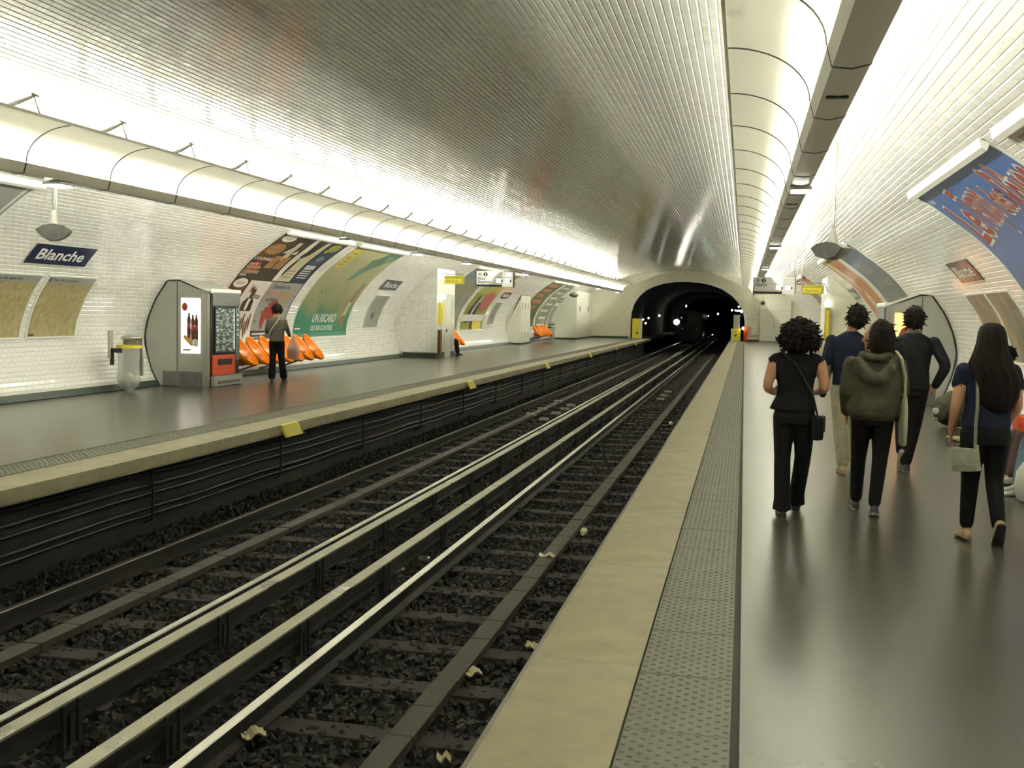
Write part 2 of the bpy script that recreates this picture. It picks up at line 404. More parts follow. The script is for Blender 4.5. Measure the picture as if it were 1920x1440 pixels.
# ------------------------------------------------------------------ tracks
def rail_profile(x, top):
    pts = [(-.036, 0), (-.036, -.028), (-.012, -.04), (-.008, -.115), (-.065, -.135), (-.065, -.15), (.065, -.15), (.065, -.135), (.008, -.115), (.012, -.04), (.036, -.028), (.036, 0), (.028, .006), (-.028, .006)]
    return [(x+a, top+b) for a, b in pts]
sl_me = mesh_of('sleeper', MB().bbox(-.99, .99, -.115, .115, -.11, 0, .012), 'sleeper')
def railway(xc, xl, xr, xplank, label):
    root = thing('railway_track', label, 'track', (xc, 0, -1.0))
    for x in (xl, xr):
        mb = MB(); p = rail_profile(x, -.85); mb.prism(p, 'y', YB, 200)
        n = len(p); nf = len(mb.f)
        # head top faces get the polished material
        for i in range(nf-n, nf):
            k = i-(nf-n)
            if k in (11, 12, 13): mb.m[i] = 1
        part('rail', mb, ['railside', 'railtop'], root, fix=True)
    for k in range(110):
        y = 2.9+.87*k+rnd.uniform(-.03, .03)
        o = obj('sleeper', sl_me, None, root, loc=(rnd.uniform(-.03, .03)+0, y, .0)); o.rotation_euler = (0, 0, rnd.uniform(-.012, .012))
    pm = [mesh_of('board_segment', MB().bbox(xplank-.08-xc, xplank+.08-xc, 0, .505, .0, .065, .006), 'plank')]
    for k in range(140):
        obj('board_segment', pm[0], None, root, loc=(rnd.uniform(-.003, .003), 2.6+.515*k, rnd.uniform(-.004, .004)))
railway(-2.12, -2.875, -1.38, -1.925, 'railway track nearest the right platform, rusty sleepers and boarded cable duct')
railway(-4.93, -5.68, -4.2, -5.12, 'railway track beside the left platform, darker and shaded by its wall')
def conductor(x, label):
    root = thing('conductor_rail', label, 'rail', (x, 0, -1.0))
    mb = MB(); mb.box(x-.055, x+.055, YB, 200, -.735, -.72, 1).box(x-.055, x+.055, YB, 200, -.76, -.7352, 0).box(x-.012, x+.012, YB, 200, -.86, -.76, 0).box(x-.05, x+.05, YB, 200, -.875, -.86, 0)
    part('rail_bar', mb, ['railside', 'condtop'], root, fix=False)
    st = MB()
    st.tube([(0, 0, -.08), (0, 0, .06), (0, 0, .125)], [.065, .045, .05], 8).box(.055, .072, -.09, -.06, .02, .27).box(.055, .072, .06, .09, .02, .27).box(.055, .072, -.02, .02, .02, .2)
    sm = mesh_of('insulator_stand', st, 'railside')
    for k in range(52): obj('insulator_stand', sm, None, root, loc=(0, 3.75+1.95*k, -.0))
conductor(-3.19, 'flat-topped raised rail between the tracks, the one nearer the right platform')
conductor(-3.84, 'flat-topped raised rail between the tracks, beside the far track')
for i, (x, y) in enumerate(((-4.57, 25.8), (-4.57, 27.5), (-4.57, 28.9), (-4.57, 30.0), (-5.12, 27.0), (-5.12, 28.6), (-5.12, 31.2), (-2.4, 33.6), (-2.4, 35.2), (-2.4, 36.9))):
    o = obj('marker_plate', MB().bbox(-.11, .11, -.07, .07, 0, .06, .006), 'p_light', None, loc=(x, y, -.955)); tag(o, 'small pale plate fixed to the %s, %s from the camera' % ('far track' if i < 7 else 'near track', ORD[i if i < 7 else i-7]), 'marker plate', 'pale plates on the tracks')
# ballast stones (uncountable)
def ballast():
    nr = np.random.RandomState(3); out = []
    base = np.array([(x, y, z) for x in (-1, 1) for y in (-1, 1) for z in (-1, 1)], float)
    faces = np.array([(0, 1, 3, 2), (4, 6, 7, 5), (0, 4, 5, 1), (2, 3, 7, 6), (0, 2, 6, 4), (1, 5, 7, 3)])
    def batch(n, x0, x1, y0, y1, sc_, z0=-1.035, hump=0):
        x = nr.uniform(x0, x1, n); y = nr.uniform(y0, y1, n)
        z = z0+nr.uniform(-.02, .035, n)
        r = sc_*nr.uniform(.45, 1.1, n)
        q = nr.normal(size=(n, 4)); q /= np.linalg.norm(q, axis=1)[:, None]
        a, b, c, d = q.T
        Rm = np.stack([1-2*(c*c+d*d), 2*(b*c-a*d), 2*(b*d+a*c), 2*(b*c+a*d), 1-2*(b*b+d*d), 2*(c*d-a*b), 2*(b*d-a*c), 2*(c*d+a*b), 1-2*(b*b+c*c)], 1).reshape(n, 3, 3)
        v = base[None]*nr.uniform(.45, 1.05, (n, 8, 3))*np.array([1, .75, .6])*r[:, None, None]
        v = np.einsum('nij,nkj->nki', Rm, v)+np.stack([x, y, z], 1)[:, None]
        return v
    V = [batch(17000, -6.42, -.56, 4.2, 13, .036), batch(14000, -6.42, -.57, 13, 26, .042), batch(6000, -6.4, -.62, 26, 45, .06),
         batch(2600, -6.42, -6.15, 5, 26, .045, -.985), batch(900, -1.25, -.6, 4.2, 13, .036, -1.0)]
    V = np.concatenate(V); n = len(V); F = (faces[None]+(np.arange(n)*8)[:, None, None]).reshape(-1, 4); V = V.reshape(-1, 3)
    me = bpy.data.meshes.new('ballast'); me.vertices.add(len(V)); me.vertices.foreach_set('co', V.ravel())
    me.loops.add(F.size); me.loops.foreach_set('vertex_index', F.ravel()); me.polygons.add(len(F))
    me.polygons.foreach_set('loop_start', np.arange(0, F.size, 4)); me.polygons.foreach_set('loop_total', np.full(len(F), 4))
    me.update(calc_edges=True); me.shade_flat(); me.materials.append(M['ballast'])
    o = bpy.data.objects.new('ballast', me); C.objects.link(o); o['kind'] = 'stuff'
    tag(o, 'dark crushed stone ballast between the sleepers of both tracks', 'ballast')
ballast()
# ------------------------------------------------------------------ end wall with the tunnel arch, tunnel
ARCH = [(-7.40, -1.1), (-7.42, 0), (-7.42, 1.0), (-7.38, 1.7), (-7.22, 2.3), (-6.9, 2.8), (-6.45, 3.2), (-5.95, 3.47), (-5.3, 3.68), (-4.6, 3.79), (-3.75, 3.82), (-2.9, 3.76), (-2.2, 3.62), (-1.5, 3.36), (-.9, 2.98), (-.42, 2.5), (-.1, 1.9), (.02, 1.3), (.03, .5), (.03, -1.1)]
def endwall():
    outer = []
    for i in range(31):
        p = W(-1, YE, STOT*i/30, -.05); outer.append((p.x, p.z))
    for i in range(1, 31):
        p = W(1, YE, STOT*(30-i)/30, -.05); outer.append((p.x, p.z))
    outer = [(outer[0][0], -1.1)]+outer+[(outer[-1][0], -1.1)]
    # triangulate the ring between arch and vault by matching parameters
    n = 80
    def resamp(P, n):
        P = np.array(P); d = np.concatenate([[0], np.cumsum(np.hypot(*np.diff(P, axis=0).T))]); t = np.linspace(0, d[-1], n)
        return [(float(np.interp(q, d, P[:, 0])), float(np.interp(q, d, P[:, 1]))) for q in t]
    A = resamp(ARCH, n); B = resamp(outer, n)
    vs = [(x, YE, z) for x, z in A]+[(x, YE, z) for x, z in B]+[(x, YE+.5, z) for x, z in A]
    fs = [(i, i+1, n+i+1, n+i) for i in range(n-1)]+[(i, 2*n+i, 2*n+i+1, i+1) for i in range(n-1)]
    struct('wall_far', MB().add(vs, fs), 'plaster')
    # arch trim, a raised band round the opening
    vs = []
    c = Vector((-3.7, 0, 1.0))
    for x, z in A:
        d = Vector((x, 0, z))-c; d.normalize()
        for o, y in ((0, YE-.03), (.13, YE-.03), (.13, YE+.01), (0, YE+.5)): vs.append((x+d.x*o, y, z+d.z*o))
    fs = []
    for i in range(n-1):
        for k in range(3): fs.append((4*i+k, 4*i+k+1, 4*i+5+k, 4*i+4+k))
    struct('trim_5', MB().add(vs, fs), 'whitepaint')
    tv = [(x, y, z) for y in (YE+.45, 214) for x, z in A]
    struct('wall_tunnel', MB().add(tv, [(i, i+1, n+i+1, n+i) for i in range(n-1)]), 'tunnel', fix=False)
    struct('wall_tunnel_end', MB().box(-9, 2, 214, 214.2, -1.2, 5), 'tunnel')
endwall()
struct('baseboard_far', MB().box(-11.3, -7.5, YE-.03, YE, 0, .13).box(.14, 4.0, YE-.03, YE, 0, .13), 'baseb')
struct('floor_tunnel', MB().box(-7.4, -6.3, YE, 200, -.2, -.02).box(-.75, .02, YE, 200, -.2, -.02), 'soot')
# ------------------------------------------------------------------ ceiling light rows
PITCH = 1.66
def light_module(side):
    # local frame: X measured toward the tracks is negative u; origin at the beam's inner bottom corner, one module along +Y
    s = side                           # +1: right row (tracks lie toward -X)
    r = bpy.data.objects.new('ceiling_light', None); C.objects.link(r); r.empty_display_size = .1
    g = .006
    bp = [(0, 0), (-.031, .11), (.03, .13), (.19, .13), (.235, .10), (.211, .01), (.11, -.012)]
    mb = MB().prism([(s*a, b) for a, b in bp], 'y', g, PITCH-g); obj('beam_cover', mb, 'beam', r, 'auto')
    bp2 = [(-.003, -.002), (-.035, .112), (.03, .134), (.19, .134), (.240, .10), (.215, .008), (.11, -.017)]
    obj('joint_strip', MB().prism([(s*a, b) for a, b in bp2], 'y', -.011, .011), 'beamdark', r)
    # curved diffuser rising from the beam and flattening toward the tracks
    P = []
    for i in range(13):
        t = i/12*PI/2; P.append((-.031-.60*(1-math.cos(t)), .12+.39*math.sin(t)))
    vs = []
    for a, b in P: vs += [(s*a, .012, b), (s*a, PITCH-.012, b)]
    o = obj('diffuser_panel', MB().add(vs, [(2*i, 2*i+1, 2*i+3, 2*i+2) for i in range(12)]), 'diffuser', r, True, fix=False)
    lip = MB().box(min(s*-.642, s*-.618), max(s*-.642, s*-.618), .004, PITCH-.004, .495, .525); obj('edge_lip', lip, 'beam', r)
    rib = MB(); q = [(s*a, 0, b) for a, b in P]; rib.tube(q, .008, 5); obj('rib', rib, 'beamdark', r)
    tb = MB().tube([(s*.07, .10, .29), (s*.07, PITCH-.10, .29)], .019, 8)
    obj('fluorescent_tube', tb, 'tube', r, True)
    hd = MB().box(min(s*.05, s*.09), max(s*.05, s*.09), .055, .10, .12, .325).box(min(s*.05, s*.09), max(s*.05, s*.09), PITCH-.10, PITCH-.055, .12, .325)
    obj('tube_holder', hd, 'whitepaint', r)
    y_ = PITCH*.42; br = MB().tube([(s*-.50, y_-.02, .535), (s*-.57, y_+.06, .585), (s*-.60, y_+.30, .70)], [.022, .024, .016], 6).tube([(s*-.60, y_+.30, .70), (s*-.615, y_+.30, .63), (s*-.625, y_+.36, .525)], .009, 5).tube([(s*-.60, y_+.25, .715), (s*-.60, y_+.37, .705)], .012, 5)
    obj('bracket', br, 'grey', r)
    return r
def light_rows():
    for side, x, y0, txt in ((1, .436, 6.6-5*PITCH, 'right'), (-1, -7.84, 11.0-7*PITCH, 'left')):
        base = light_module(side); base.location = (x, y0, 3.02)
        k = 0
        while y0+k*PITCH < YE-PITCH:
            o = base if k == 0 else dup(base, (x, y0+k*PITCH, 3.02))
            tag(o, 'curved white ceiling light, %s from the camera over the %s platform' % (ORD[k], txt), 'ceiling light', 'ceiling lights over the %s platform' % txt)
            k += 1
light_rows()
def downlight():
    r = bpy.data.objects.new('downlight', None); C.objects.link(r)
    obj('housing', MB().bbox(-.115, .115, -.15, .15, -.03, .01, .012), 'steel', r)
    obj('lens', MB().bbox(-.095, .095, -.13, -.012, -.045, -.025, .006).bbox(-.095, .095, .012, .13, -.045, -.025, .006), 'spot', r)
    return r
dl = downlight(); first = True
for x, ys, txt in ((.545, (12.5, 22.6, 32.8, 43., 53., 63.), 'right'), (-7.95, (11.8, 21.5, 26.5, 31.4, 40.2, 51.1, 61.1, 70.6), 'left')):
    for i, y in enumerate(ys):
        o = dl if first else dup(dl, None); first = False; o.location = (x, y, 3.0)
        tag(o, 'bright square downlight under the light beam over the %s platform, %s from the camera' % (txt, ORD[i]), 'downlight', 'downlights under the %s beam' % txt)
for i, y in enumerate((7.44, 14.31)):
    tag(obj('ventilation_slot', MB().bbox(.46, .60, y-.03, y+.03, 3.0, 3.012, .003), 'black'), 'small black slot in the right grey light beam, %s from the camera' % ORD[i], 'slot')
# ------------------------------------------------------------------ flat print bent onto the curved walls
def bend(bm, side, Y0, s0, off):
    """mesh in reading coordinates (x right, y up) -> wall; cut so that it follows the curve"""
    if bm.verts:
        ys = [v.co.y for v in bm.verts]; a, b = min(ys), max(ys); st = .10; k = math.floor((s0+a)/st)+1
        while k*st-s0 < b:
            bmesh.ops.bisect_plane(bm, geom=bm.verts[:]+bm.edges[:]+bm.faces[:], plane_co=(0, k*st-s0, 0), plane_no=(0, 1, 0)); k += 1
    for v in bm.verts:
        u, t, h = v.co; v.co = W(side, Y0-side*u, s0+t, off+h)
def wprint(name, mb_or_bm, side, Y0, s0, off, m, parent, label=None):
    if isinstance(mb_or_bm, MB):
        bm = bmesh.new(); vs = [bm.verts.new(p) for p in mb_or_bm.v]
        for f, mi in zip(mb_or_bm.f, mb_or_bm.m):
            try: q = bm.faces.new([vs[i] for i in f]); q.material_index = mi
            except ValueError: pass
    else: bm = mb_or_bm
    bend(bm, side, Y0, s0, off)
    l = worldloc(parent)
    for v in bm.verts: v.co -= l
    me = bpy.data.meshes.new(name); bm.to_mesh(me); bm.free()
    for x in (m if isinstance(m, (list, tuple)) else [m]): me.materials.append(M[x] if isinstance(x, str) else x)
    return obj(name, me, None, parent, label=label)
def rect(x0, y0, x1, y1, mi=0): return MB().add([(x0, y0, 0), (x1, y0, 0), (x1, y1, 0), (x0, y1, 0)], [(0, 1, 2, 3)], mi)
def poly(pts, mi=0): return MB().add([(x, y, 0) for x, y in pts], [tuple(range(len(pts)))], mi)
def oval(cx, cy, rx, ry, mi=0, rot=0, n=24):
    c, s = math.cos(rot), math.sin(rot)
    return poly([(cx+rx*math.cos(a)*c-ry*math.sin(a)*s, cy+rx*math.cos(a)*s+ry*math.sin(a)*c) for a in [2*PI*i/n for i in range(n)]], mi)
def join(*ms):
    r = MB()
    for m in ms: o = len(r.v); r.v += m.v; r.f += [tuple(i+o for i in f) for f in m.f]; r.m += m.m
    return r
_tc = {}
def text_bm(body, size, bold=.0, width=None, shear=0., align='LEFT', extrude=0., spacing=1.):
    cu = bpy.data.curves.new('t', 'FONT'); cu.body = body; cu.size = size; cu.offset = bold*size; cu.shear = shear
    cu.align_x = align; cu.resolution_u = 2; cu.extrude = extrude; cu.space_character = spacing
    o = bpy.data.objects.new('t', cu); C.objects.link(o)
    bpy.context.view_layer.update()
    me = bpy.data.meshes.new_from_object(o.evaluated_get(bpy.context.evaluated_depsgraph_get()))
    bpy.data.objects.remove(o); bpy.data.curves.remove(cu)
    bm = bmesh.new(); bm.from_mesh(me); bpy.data.meshes.remove(me)
    if width:
        xs = [v.co.x for v in bm.verts]; k = width/(max(xs)-min(xs)); x0 = min(xs) if align == 'LEFT' else 0
        for v in bm.verts: v.co.x = (v.co.x-x0)*k+(x0 if align != 'LEFT' else 0)
    return bm
def move_bm(bm, x=0, y=0, z=0, rot=0):
    bmesh.ops.rotate(bm, verts=bm.verts, cent=(0, 0, 0), matrix=Matrix.Rotation(rot, 3, 'Z'))
    bmesh.ops.translate(bm, verts=bm.verts, vec=(x, y, z)); return bm
def flat_text(name, body, origin, right, up, size, m, parent, bold=.0, width=None, shear=0, align='LEFT'):
    bm = text_bm(body, size, bold, width, shear, align); origin = Vector(origin); right = Vector(right); up = Vector(up); l = worldloc(parent)
    for v in bm.verts: v.co = origin+right*v.co.x+up*v.co.y-l
    me = bpy.data.meshes.new(name); bm.to_mesh(me); bm.free(); me.materials.append(M[m]); return obj(name, me, None, parent)
def nz(name, c1, c2, scale, stretch=(1, 1, 1), c3=None, lo=.35, hi=.65, rough=.3):
    m = bpy.data.materials.new(name); m.use_nodes = True; nt = m.node_tree; N = nt.nodes; L = nt.links; b = N['Principled BSDF']
    tc = N.new('ShaderNodeTexCoord'); mp = N.new('ShaderNodeMapping'); mp.inputs['Scale'].default_value = stretch
    n = N.new('ShaderNodeTexNoise'); n.inputs['Scale'].default_value = scale; n.inputs['Detail'].default_value = 5; r = N.new('ShaderNodeValToRGB')
    L.new(tc.outputs['Object'], mp.inputs[0]); L.new(mp.outputs[0], n.inputs['Vector']); L.new(n.outputs['Fac'], r.inputs[0]); L.new(r.outputs[0], b.inputs['Base Color'])
    r.color_ramp.elements[0].position = lo; r.color_ramp.elements[0].color = (*c1, 1); r.color_ramp.elements[1].position = hi; r.color_ramp.elements[1].color = (*c2, 1)
    if c3: e = r.color_ramp.elements.new((lo+hi)/2); e.color = (*c3, 1)
    b.inputs['Roughness'].default_value = rough; return m
def grad(name, z0, z1, cols, rough=.3, nscale=3., namt=.5):
    """printed colour change up the sheet (with soft blotches)"""
    m = bpy.data.materials.new(name); m.use_nodes = True; nt = m.node_tree; N = nt.nodes; L = nt.links; b = N['Principled BSDF']
    tc = N.new('ShaderNodeTexCoord'); sp = N.new('ShaderNodeSeparateXYZ'); L.new(tc.outputs['Object'], sp.inputs[0])
    n = N.new('ShaderNodeTexNoise'); n.inputs['Scale'].default_value = nscale; n.inputs['Detail'].default_value = 4; L.new(tc.outputs['Object'], n.inputs['Vector'])
    mr = N.new('ShaderNodeMapRange'); mr.inputs[1].default_value = z0; mr.inputs[2].default_value = z1; L.new(sp.outputs[2], mr.inputs[0])
    a = N.new('ShaderNodeMath'); a.operation = 'MULTIPLY_ADD'; L.new(n.outputs['Fac'], a.inputs[0]); a.inputs[1].default_value = namt; L.new(mr.outputs[0], a.inputs[2])
    s_ = N.new('ShaderNodeMath'); s_.operation = 'SUBTRACT'; L.new(a.outputs[0], s_.inputs[0]); s_.inputs[1].default_value = namt/2
    r = N.new('ShaderNodeValToRGB'); L.new(s_.outputs[0], r.inputs[0]); L.new(r.outputs[0], b.inputs['Base Color'])
    while len(r.color_ramp.elements) < len(cols): r.color_ramp.elements.new(.5)
    for i, (p, c) in enumerate(cols): r.color_ramp.elements[i].position = p; r.color_ramp.elements[i].color = (*c, 1)
    b.inputs['Roughness'].default_value = rough; return m
def poster(label, side, Ya, Yb, m, s0=None, s1=None, header=True, name='poster', cat='poster', group=None, gutter=.04):
    """curved sheet with a thin white frame; returns (thing, u-origin Y, s0, width, height)"""
    s0 = s_of_z(.80) if s0 is None else s0; s1 = s_of_z(3.24) if s1 is None else s1
    Y0 = Ya if side < 0 else Yb; wd = Yb-Ya; h = s1-s0
    t = thing(name, label, cat, W(side, (Ya+Yb)/2, s0), group)
    wprint('sheet', join(*[rect(i*wd/8, 0, (i+1)*wd/8, h) for i in range(8)]), side, Y0, s0, .016, m, t)
    g = gutter; fr = MB()
    for x0, y0, x1, y1 in ((-g, -g, wd+g, 0), (-g, h, wd+g, h+g), (-g, 0, 0, h), (wd, 0, wd+g, h)):
        nn = max(1, int((y1-y0)/.12))
        for i in range(nn):
            ya = y0+(y1-y0)*i/nn; yb = y0+(y1-y0)*(i+1)/nn
            a = [W(side, Y0-side*u, s0+v, o) for o in (.0, .026) for u, v in ((x0, ya), (x1, ya), (x1, yb), (x0, yb))]
            fr.add(a, [(0, 1, 2, 3), (4, 5, 6, 7), (0, 1, 5, 4), (1, 2, 6, 5), (2, 3, 7, 6), (3, 0, 4, 7)])
    part('frame', fr, 'whitepaint', t)
    if header:
        a = [W(side, y, s, o) for y in (Ya-.06, Yb+.06) for s, o in ((s1+.0, .02), (s1-.015, .085), (s1+.05, .085), (s1+.11, .02))]
        part('header_box', MB().add(a, [(0, 1, 2, 3), (4, 5, 6, 7), (0, 1, 5, 4), (1, 2, 6, 5), (2, 3, 7, 6), (3, 0, 4, 7)]), 'headerbox', t)
    return t, Y0, s0, wd, h
def col(name, c, r=.35): M[name] = mat(name, c, r); return name
for n_, c_ in dict(p_blue=(.06, .16, .42), p_red=(.33, .045, .03), p_white=(.78, .77, .74), p_green=(.05, .19, .12), p_teal=(.08, .25, .20), p_cream=(.62, .58, .34),
                   p_yellow=(.75, .60, .06), p_brown=(.10, .035, .012), p_choc=(.035, .022, .012), p_tan=(.34, .17, .06), p_orange=(.75, .20, .03), p_pink=(.62, .10, .10),
                   p_slate=(.045, .07, .11), p_grey=(.33, .33, .30), p_gold=(.55, .33, .07), p_salmon=(.52, .20, .11), p_dkblue=(.02, .035, .07), p_olive=(.30, .29, .05), p_leaf=(.09, .12, .04), p_flesh=(.55, .30, .18), p_greyblue=(.20, .25, .33)).items(): col(n_, c_)
# --- big sky-blue poster with red swash lettering on the right wall
sky = grad('poster_sky_print', .35, 2.4, [(0., (.17, .16, .12)), (.25, (.16, .20, .28)), (.6, (.07, .17, .42)), (1., (.035, .12, .40))], namt=.16, nscale=2)
t, Y0, s0, wd, h = poster('blue sky poster with red white-edged swash lettering, right wall', 1, 10.94, 15.42, sky)
def swash(body, u, v, size, rot, wdt, t=t, Y0=Y0, s0=s0):
    bm = move_bm(text_bm(body, size, .05, wdt, .28), u, v, 0, rot); wprint('lettering_edge', bm, 1, Y0, s0, .0185, 'p_white', t)
    bm = move_bm(text_bm(body, size, .016, wdt*.965, .28), u+.02, v+.01, 0, rot); wprint('lettering', bm, 1, Y0, s0, .0205, 'p_red', t)
swash('Le', .25, h-1.1, 1.0, .16, .95); swash('Temps', 1.25, h-.90, 1.0, .13, 1.1); swash('des', 2.42, h-.82, .66, .12, .62); swash('Rêves', 3.1, h-1.1, 1.3, .12, 1.35)
bm = text_bm('Paris', .13, .03); wprint('small_print', move_bm(bm, .12, h-.25), 1, Y0, s0, .0185, 'p_white', t)
bm = text_bm('du 26 juin', .07, .01); wprint('small_print', move_bm(bm, .14, h-.40), 1, Y0, s0, .0185, 'p_greyblue', t)
for i in range(26):                       # tree and sandy cloud shapes in the lower half
    a = rnd.uniform(.6, 3.9); b = rnd.uniform(.3, h-1.75)
    wprint('printed_tree', oval(a, b, rnd.uniform(.12, .35), rnd.uniform(.08, .22), 0, rnd.uniform(-.5, .5), 9), 1, Y0, s0, .0172+i*.00003, rnd.choice(['p_leaf', 'p_tan', 'p_grey', 'p_leaf']), t)
wprint('printed_monument', poly([(3.25, h-.42), (3.2, h-.9), (3.0, h-1.5), (3.5, h-1.5), (3.35, h-.9)]), 1, Y0, s0, .0178, 'p_greyblue', t)
# --- nearer poster, only its far edge in view
t, Y0, s0, wd, h = poster('white poster with brown border line at the upper right corner, nearest on the right wall', 1, 4.9, 10.35, 'p_white')
wprint('border_line', join(rect(.12, .1, .16, h-.1), rect(.12, h-.14, 5.2, h-.1), rect(.45, h-.5, 2.2, h-.46)), 1, Y0, s0, .018, 'p_salmon', t)
bm = text_bm('PARIS', .5, .02); wprint('lettering', move_bm(bm, .6, h-1.2), 1, Y0, s0, .018, 'p_tan', t)
# --- slate poster (right wall, farther)
slate = grad('poster_slate_print', .1, 2.4, [(0., (.20, .15, .07)), (.4, (.20, .21, .19)), (.75, (.13, .16, .20)), (1., (.07, .10, .17))], namt=.3, nscale=2.5)
t, Y0, s0, wd, h = poster('slate blue poster with pale lettering above the right vending machine', 1, 25.2, 29.3, slate)
wprint('lettering', move_bm(text_bm('JUIN', .42, .03, 1.6), .9, h-.95), 1, Y0, s0, .018, 'p_grey', t)
wprint('lettering', move_bm(text_bm('LES AMIS', .30, .03, 2.6), .9, h-1.38), 1, Y0, s0, .018, 'p_grey', t)
wprint('lettering', move_bm(text_bm('DE PARIS', .26, .02, 2.0), 1.0, h-1.75), 1, Y0, s0, .018, 'p_grey', t)
t, Y0, s0, wd, h = poster('terracotta poster with cream swirls, beyond the slate blue one on the right wall', 1, 29.75, 33.8, 'p_salmon')
wprint('swirl', join(poly([(.2, h), (1.1, h), (2.2, 1.2), (2.9, .25), (2.0, .3), (1.3, 1.3)]), rect(3.5, 0, 4.05, h)), 1, Y0, s0, .018, 'p_cream', t)
wprint('swirl', join(oval(1.5, h-1.25, .5, .18, 0, .6), oval(2.5, .9, .6, .1, 0, .9)), 1, Y0, s0, .0195, 'p_salmon', t)
# --- far right posters
for a, b, m1, m2, lb in ((44.0, 48.0, 'p_salmon', 'p_cream', 'brown and cream poster far along the right wall beside the hanging signs'), (48.5, 52.5, 'p_grey', 'p_salmon', 'grey poster far along the right wall above the orange seats')):
    t, Y0, s0, wd, h = poster(lb, 1, a, b, m1)
    wprint('printed_band', join(rect(.2, 0, 1.1, h), rect(2.8, .5, 3.4, h-.4)), 1, Y0, s0, .018, m2, t)
# --- left wall: dark chocolate poster group
t, Y0, s0, wd, h = poster('dark brown chocolate poster with cream oval badges, left wall above the seats', -1, 22.65, 26.65, 'p_choc')
L_ = lambda nm, mb, m, off=.018, **k: wprint(nm, mb, -1, Y0, s0, off, m, t)
mid = s_of_z(2.23)-s0
L_('brown_panel', join(rect(0, mid+.55, 1.0, h-.1), rect(0, .4, .9, mid-.1)), 'p_brown')
L_('orange_glow', join(oval(.55, h-.62, .42, .2), rect(.2, h-.75, .85, h-.5)), 'p_tan', .0185)
L_('orange_glow', oval(.45, mid+.35, .3, .2), 'p_red', .0186)
L_('badge', oval(.55, h-.22, .34, .13), 'white', .019); L_('badge', oval(.45, mid-.12, .34, .13), 'white', .019)
wprint('badge_name', move_bm(text_bm('CHOCOLAT', .09, .02, .42), .34, h-.255), -1, Y0, s0, .0205, 'p_leaf', t)
wprint('badge_name', move_bm(text_bm('CHOCOLAT', .09, .02, .42), .24, mid-.155), -1, Y0, s0, .0205, 'p_leaf', t)
for x, y, w_, tx, mm in ((.15, h-.60, .62, 'LA NUIT DU', 'p_gold'), (.15, h-.76, .62, 'CHOCOLAT', 'p_gold'), (.1, h-1.02, .9, 'COUPABLE', 'p_white'), (.1, h-1.3, .7, 'AUSSI BON', 'p_cream'), (.1, h-1.44, .8, 'QUE NOIR INTENSE', 'p_cream'), (.15, mid+.42, .4, 'pour les', 'p_white'), (.1, mid+.08, .3, 'fondre', 'p_white')):
    wprint('lettering', move_bm(text_bm(tx, .13, .02, w_), x, y), -1, Y0, s0, .0195, mm, t)
L_('bright_slab', join(poly([(1.35, h-.95), (1.62, h-.95), (1.5, h-.3), (1.28, h-.3)])), 'p_cream')
L_('chocolate_bars', join(rect(.95, mid+.35, 1.35, mid+.78), rect(1.42, mid+.35, 1.85, mid+.78)), 'p_tan')
L_('white_bird', join(poly([(1.1, mid+.88), (1.35, mid+.92), (1.3, mid+1.12)]), poly([(1.6, mid+.88), (1.85, mid+.9), (1.75, mid+1.05)])), 'white')
L_('pale_sheet', rect(1.95, mid, 2.95, h), 'p_cream')
L_('pale_sheet', rect(1.95, mid+.0, 2.2, h), 'white', .0185)
L_('printed_figure', join(poly([(2.2, h-.1), (2.75, h-.15), (2.6, h-.6), (2.3, h-.9), (2.25, h-.5)]), oval(2.4, mid+.95, .22, .12, 0, .5), oval(2.3, mid+.45, .08, .3, 0, -.2)), 'p_choc', .019)
for i in range(3): L_('text_line', rect(2.35, mid+.12+i*.1, 2.85, mid+.16+i*.1), 'p_grey', .019)
L_('blue_sheet', rect(2.95, mid, 3.95, h), 'p_dkblue')
L_('printed_face', join(oval(3.42, h-.95, .3, .34, 0, .2)), 'p_slate', .0185); L_('printed_face', oval(3.45, h-.75, .2, .1), 'p_greyblue', .019)
L_('printed_wreath', join(oval(3.5, h-.3, .32, .16), oval(3.25, h-.45, .12, .08)), 'p_olive', .019)
for i in range(6): L_('text_line', rect(3.15, mid+.14+i*.075, 3.75, mid+.17+i*.075+(.04 if i > 3 else 0)), 'p_white', .019)
L_('lower_sheet', rect(.9, 0, 2.05, mid-.03), 'white'); L_('lower_sheet', rect(2.05, .0, 3.95, mid-.03), 'p_grey', .0182)
wprint('lettering', move_bm(text_bm('Ma', .28, .03, .32), 1.15, mid-.35, 0, -.2), -1, Y0, s0, .0195, 'p_brown', t)
wprint('lettering', move_bm(text_bm('France', .22, .03, .5), 1.4, mid-.5, 0, -.1), -1, Y0, s0, .0195, 'p_brown', t)
L_('printed_man', join(poly([(1.15, .72), (1.75, .72), (1.7, .98), (1.55, 1.08), (1.3, 1.08), (1.15, .95)]), oval(1.43, 1.2, .1, .14)), 'p_choc', .0195)
L_('shirt_front', poly([(1.38, .74), (1.5, .74), (1.52, 1.05), (1.36, 1.05)]), 'p_white', .021)
L_('printed_crowd', join(*[oval(1.0+i*.11, .25+.1*(i % 3), .05, .22) for i in range(9)]), 'p_brown', .0195)
wprint('lettering', move_bm(text_bm('Demandez les', .17, .02, 1.0), 2.3, mid-.22), -1, Y0, s0, .0195, 'p_slate', t)
wprint('lettering', move_bm(text_bm('bons plans', .17, .02, .9), 2.3, mid-.42), -1, Y0, s0, .0195, 'p_orange', t)
wprint('lettering', move_bm(text_bm('du Mois', .15, .02, .6), 2.35, mid-.60), -1, Y0, s0, .0195, 'p_brown', t)
L_('printed_figure', join(oval(2.95, .75, .28, .3), oval(2.6, .55, .14, .3)), 'p_red', .0195)
